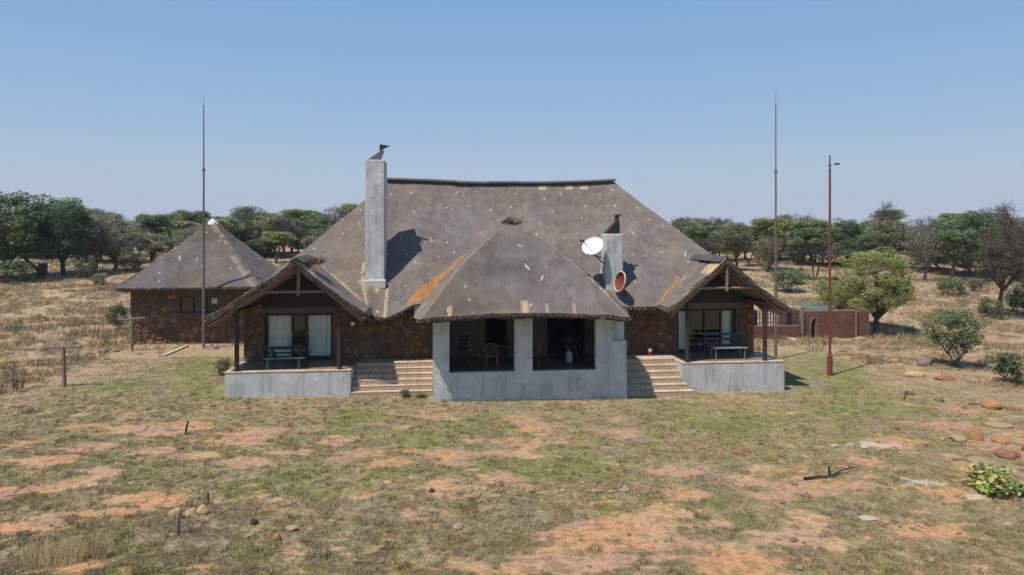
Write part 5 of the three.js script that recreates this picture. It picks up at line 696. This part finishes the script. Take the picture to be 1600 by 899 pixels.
{ const b = new Buf(); b.tube(new THREE.CatmullRomCurve3([V(6.9, gh(6.9, 9.2) + 0.04, 9.2), V(7.35, gh(7.35, 9.1) + 0.06, 9.1), V(7.8, gh(7.8, 9) + 0.05, 9.0), V(8.3, gh(8.3, 8.7) + 0.1, 8.72), V(8.9, gh(8.9, 8.5) + 0.08, 8.5)]).getPoints(20), 0.04, 0.014, 8); b.tube([V(8.3, gh(8.3, 8.7) + 0.1, 8.72), V(8.6, gh(8.3, 8.7) + 0.2, 8.75)], 0.014, 0.006, 6); single('fallen_branch', b.geo(), M.darkWood, 'thin dark fallen branch on bare soil in the right foreground', 'branch'); }

/* ================= grass ================= */
function tuft(n, h, spread, w, seed) { const r = rng(seed), b = new Buf(); for (let k = 0; k < n; k++) { const a = r() * Math.PI * 2, q = spread * Math.sqrt(r()), x = Math.cos(a) * q, z = Math.sin(a) * q, hh = h * (0.5 + 0.7 * r()), lx = (r() - 0.5) * hh * 1.1, lz = (r() - 0.5) * hh * 1.1, t = r() * 6, dx = Math.cos(t) * w, dz = Math.sin(t) * w; const i0 = b.v(x - dx, -0.01, z - dz), i1 = b.v(x + dx, -0.01, z + dz), i2 = b.v(x + lx * 0.4 + dx * 0.7, hh * 0.6, z + lz * 0.4 + dz * 0.7), i3 = b.v(x + lx * 0.4 - dx * 0.7, hh * 0.6, z + lz * 0.4 - dz * 0.7), i4 = b.v(x + lx, hh, z + lz); b.q(i0, i1, i2, i3); b.t(i3, i2, i4); } return b.geo(); }
function field(name, label, geo, list, mat) { const im = new THREE.InstancedMesh(geo, mat, list.length), o = new THREE.Object3D(), c = new THREE.Color(); list.forEach(([x, y, z, s, sy, t, col], i) => { o.position.set(x, y, z); o.rotation.set(0, t, 0); o.scale.set(s, sy, s); o.updateMatrix(); im.setMatrixAt(i, o.matrix); im.setColorAt(i, c.setRGB(...col)); }); im.name = name; im.castShadow = im.receiveShadow = true; im.userData = { kind: 'stuff', label, category: 'grass' }; scene.add(im); }
const grassMat = new THREE.MeshStandardMaterial({ color: lin(1, 1, 1), roughness: 0.95, side: THREE.DoubleSide });
const inHouse = (x, z) => (x > -11.3 && x < 11.9 && z < -0.9 && z > -15) || (x > -3.3 && x < 4.9 && z < 0.06 && z > -4) || (x > 4.5 && x < 7.7 && z < -0.2 && z > -4) || (x > -20.6 && x < -10.9 && z < -15.1 && z > -24.7);
{
  const r = rng(33), lists = [[], [], []], tc = [0, 0, 0], tall = [];
  for (let k = 0; k < 330000; k++) {
    const d = 12.2 + 26 * Math.pow(r(), 1.35), u = (r() - 0.5) * 1.62, x = -2.79 + Math.sin(YAW) * d + Math.cos(YAW) * u * d, z = 26.55 - Math.cos(YAW) * d + Math.sin(YAW) * u * d; if (inHouse(x, z) || z < -10) continue;
    const c = cover(x, z); if (r() < smoothstep(c.red, 0.05, 0.85) * 0.95 + c.chalk * 0.6 || r() > 0.35 + 0.65 * smoothstep(fbm(x * 2.2 + 3, z * 2.2, 3), 0.3, 0.55)) continue;
    turf(x, z, c, tc); const g = 0.75 + 0.75 * r(), odd = r(), gr = c.green, col = odd < 0.12 ? [0.42 * g, 0.315 * g, 0.17 * g] : odd < 0.16 ? [0.19 * g, 0.145 * g, 0.09 * g] : [tc[0] * 1.1 * g, tc[1] * 1.1 * g, tc[2] * 1.1 * g];
    lists[Math.floor(r() * 3)].push([x, gh(x, z), z, 0.75 + 0.6 * r(), (0.5 + 0.8 * r()) * (gr > 0.42 ? 0.85 : 1), r() * 6, col]);
    if (r() < 0.02 * (c.near + 0.2)) tall.push([x, gh(x, z), z, 0.7 + 0.9 * r(), 0.5 + 0.9 * r(), r() * 6, col]);
  }
  lists.forEach((l, k) => field(numbered('lawn_grass'), 'short patchy turf around the lodge', tuft(9, 0.03, 0.06, 0.0045, 40 + k), l, grassMat));
  field('grass_tussocks', 'small scattered tussocks standing out of the turf', tuft(26, 0.085, 0.09, 0.005, 51), tall, grassMat);
}
{
  const r = rng(34), lists = [[], []];
  for (let k = 0; k < 130000; k++) {
    const d = 24 + 85 * Math.pow(r(), 1.5), u = (r() - 0.5) * 1.75, x = -2.79 + Math.sin(YAW) * d + Math.cos(YAW) * u * d, z = 26.55 - Math.cos(YAW) * d + Math.sin(YAW) * u * d; if (inHouse(x, z) || (z > -3 && Math.abs(x) < 17)) continue;
    const c = cover(x, z), lawn = greenAt(x, z) + (z > -14 && x < -11 && x > -20 ? 0.55 : 0) + (x > 11 && x < 18 && z > -12 ? 0.7 : 0); if ((x > 12 && x < 21 && z > -5) || r() < c.red * 0.8 + lawn * 1.3 || r() > 0.1 + 0.9 * smoothstep(fbm(x * 0.45 + 8, z * 0.7, 4), 0.42, 0.62)) continue;
    const g = 0.7 + 0.55 * r(), ol = r() < 0.16; lists[k % 2].push([x, gh(x, z), z, 0.8 + 0.8 * r(), (0.35 + 0.9 * r()) * (d < 40 ? 0.8 : 1.1), r() * 6, ol ? [0.2 * g, 0.18 * g, 0.09 * g] : [0.4 * g, 0.285 * g, 0.16 * g]]);
  }
  lists.forEach((l, k) => field(numbered('dry_grass'), 'tall dry straw coloured grass on the slopes', tuft(16, 0.24, 0.2, 0.008, 60 + k), l, grassMat));
}
{ // rubble and low scrub on the slopes either side of the lodge
  const r = rng(36), n = 2200, im = new THREE.InstancedMesh(rockGeo(401, 1, 0.5, 0.8, 0.9), std(0.95, 0.95, 0.95, 1, { ...rockTex, bumpScale: 0.02 }), n), o = new THREE.Object3D(), c = new THREE.Color(), scrub = [];
  for (let k = 0; k < n; k++) { const right = r() < 0.72, x = right ? lerp(14, 52, Math.pow(r(), 1.2)) : lerp(-50, -13, r()), z = right ? lerp(5, -42, r()) : lerp(-4, -48, r()), ok = !inHouse(x, z) && fbm(x * 0.3, z * 0.3 + 9, 3) > 0.46 && greenAt(x, z) < 0.3 && x * 0.5 - z > 4, s = ok ? 0.04 + 0.2 * Math.pow(r(), 3) : 0.001; o.position.set(x, gh(x, z) + s * 0.12, z); o.rotation.set((r() - 0.5) * 0.5, r() * 6, (r() - 0.5) * 0.5); o.scale.setScalar(s); o.updateMatrix(); im.setMatrixAt(k, o.matrix); const g = 0.45 + 0.8 * r(); im.setColorAt(k, c.setRGB(0.34 * g, (0.2 + 0.05 * r()) * g, 0.14 * g)); }
  im.name = 'slope_rubble'; im.userData = { kind: 'stuff', label: 'scattered stones and rubble on the slopes beside the lodge', category: 'rubble' }; im.castShadow = im.receiveShadow = true; scene.add(im);
  for (let k = 0; k < 3500; k++) { const side = r() < 0.55, x = side ? lerp(14, 70, r()) : lerp(-60, -12, r()), z = lerp(4, -75, r()); if (inHouse(x, z) || (z > -3 && x < 17) || fbm(x * 0.22 + 3, z * 0.22, 3) < 0.5 || greenAt(x, z) > 0.3 || (x > -20 && x < -11 && z > -14) || (x > 12 && x < 22 && z > -6)) continue; const g = 0.6 + 0.6 * r(), s = 0.6 + 1.1 * r(); scrub.push([x, gh(x, z), z, s, s * (0.6 + 0.5 * r()), r() * 6, r() < 0.4 ? [0.24 * g, 0.235 * g, 0.1 * g] : [0.33 * g, 0.26 * g, 0.17 * g]]); }
  field('low_scrub', 'low olive and brown scrub on the slopes', tuft(46, 0.4, 0.34, 0.012, 88), scrub, grassMat);
}
{ // thicker dry tufts in the left foreground corner
  const r = rng(35); [[-10.3, 12.4, 0.55, 110, 'dry tawny grass clump at the lower left corner'], [-9.45, 12.35, 0.13, 40, 'narrow upright dry grass clump right of the corner clump']].forEach(([x, z, R, n, label], i) => { const b = new Buf(); for (let k = 0; k < n * 7; k++) { const a = r() * 6.28, q = R * Math.sqrt(r()), px = x + Math.cos(a) * q, pz = z + Math.sin(a) * q * 0.6, h = (i ? 0.5 : 0.4) * (0.4 + 0.7 * r()), lx = (r() - 0.5) * h * 0.7, lz = (r() - 0.5) * h * 0.7, y = gh(px, pz) - 0.01, g = 0.55 + 0.75 * r(), c = [0.5 * g, 0.37 * g, 0.19 * g], w = 0.004; b.q(b.v(px - w, y, pz, 0, 0, c), b.v(px + w, y, pz, 0, 0, c), b.v(px + lx + w * 0.4, y + h, pz + lz, 0, 0, c), b.v(px + lx - w * 0.4, y + h, pz + lz, 0, 0, c)); } single('grass_clump', b.geo(), M.straw, label, 'grass'); });
}

renderer.render(scene, camera);
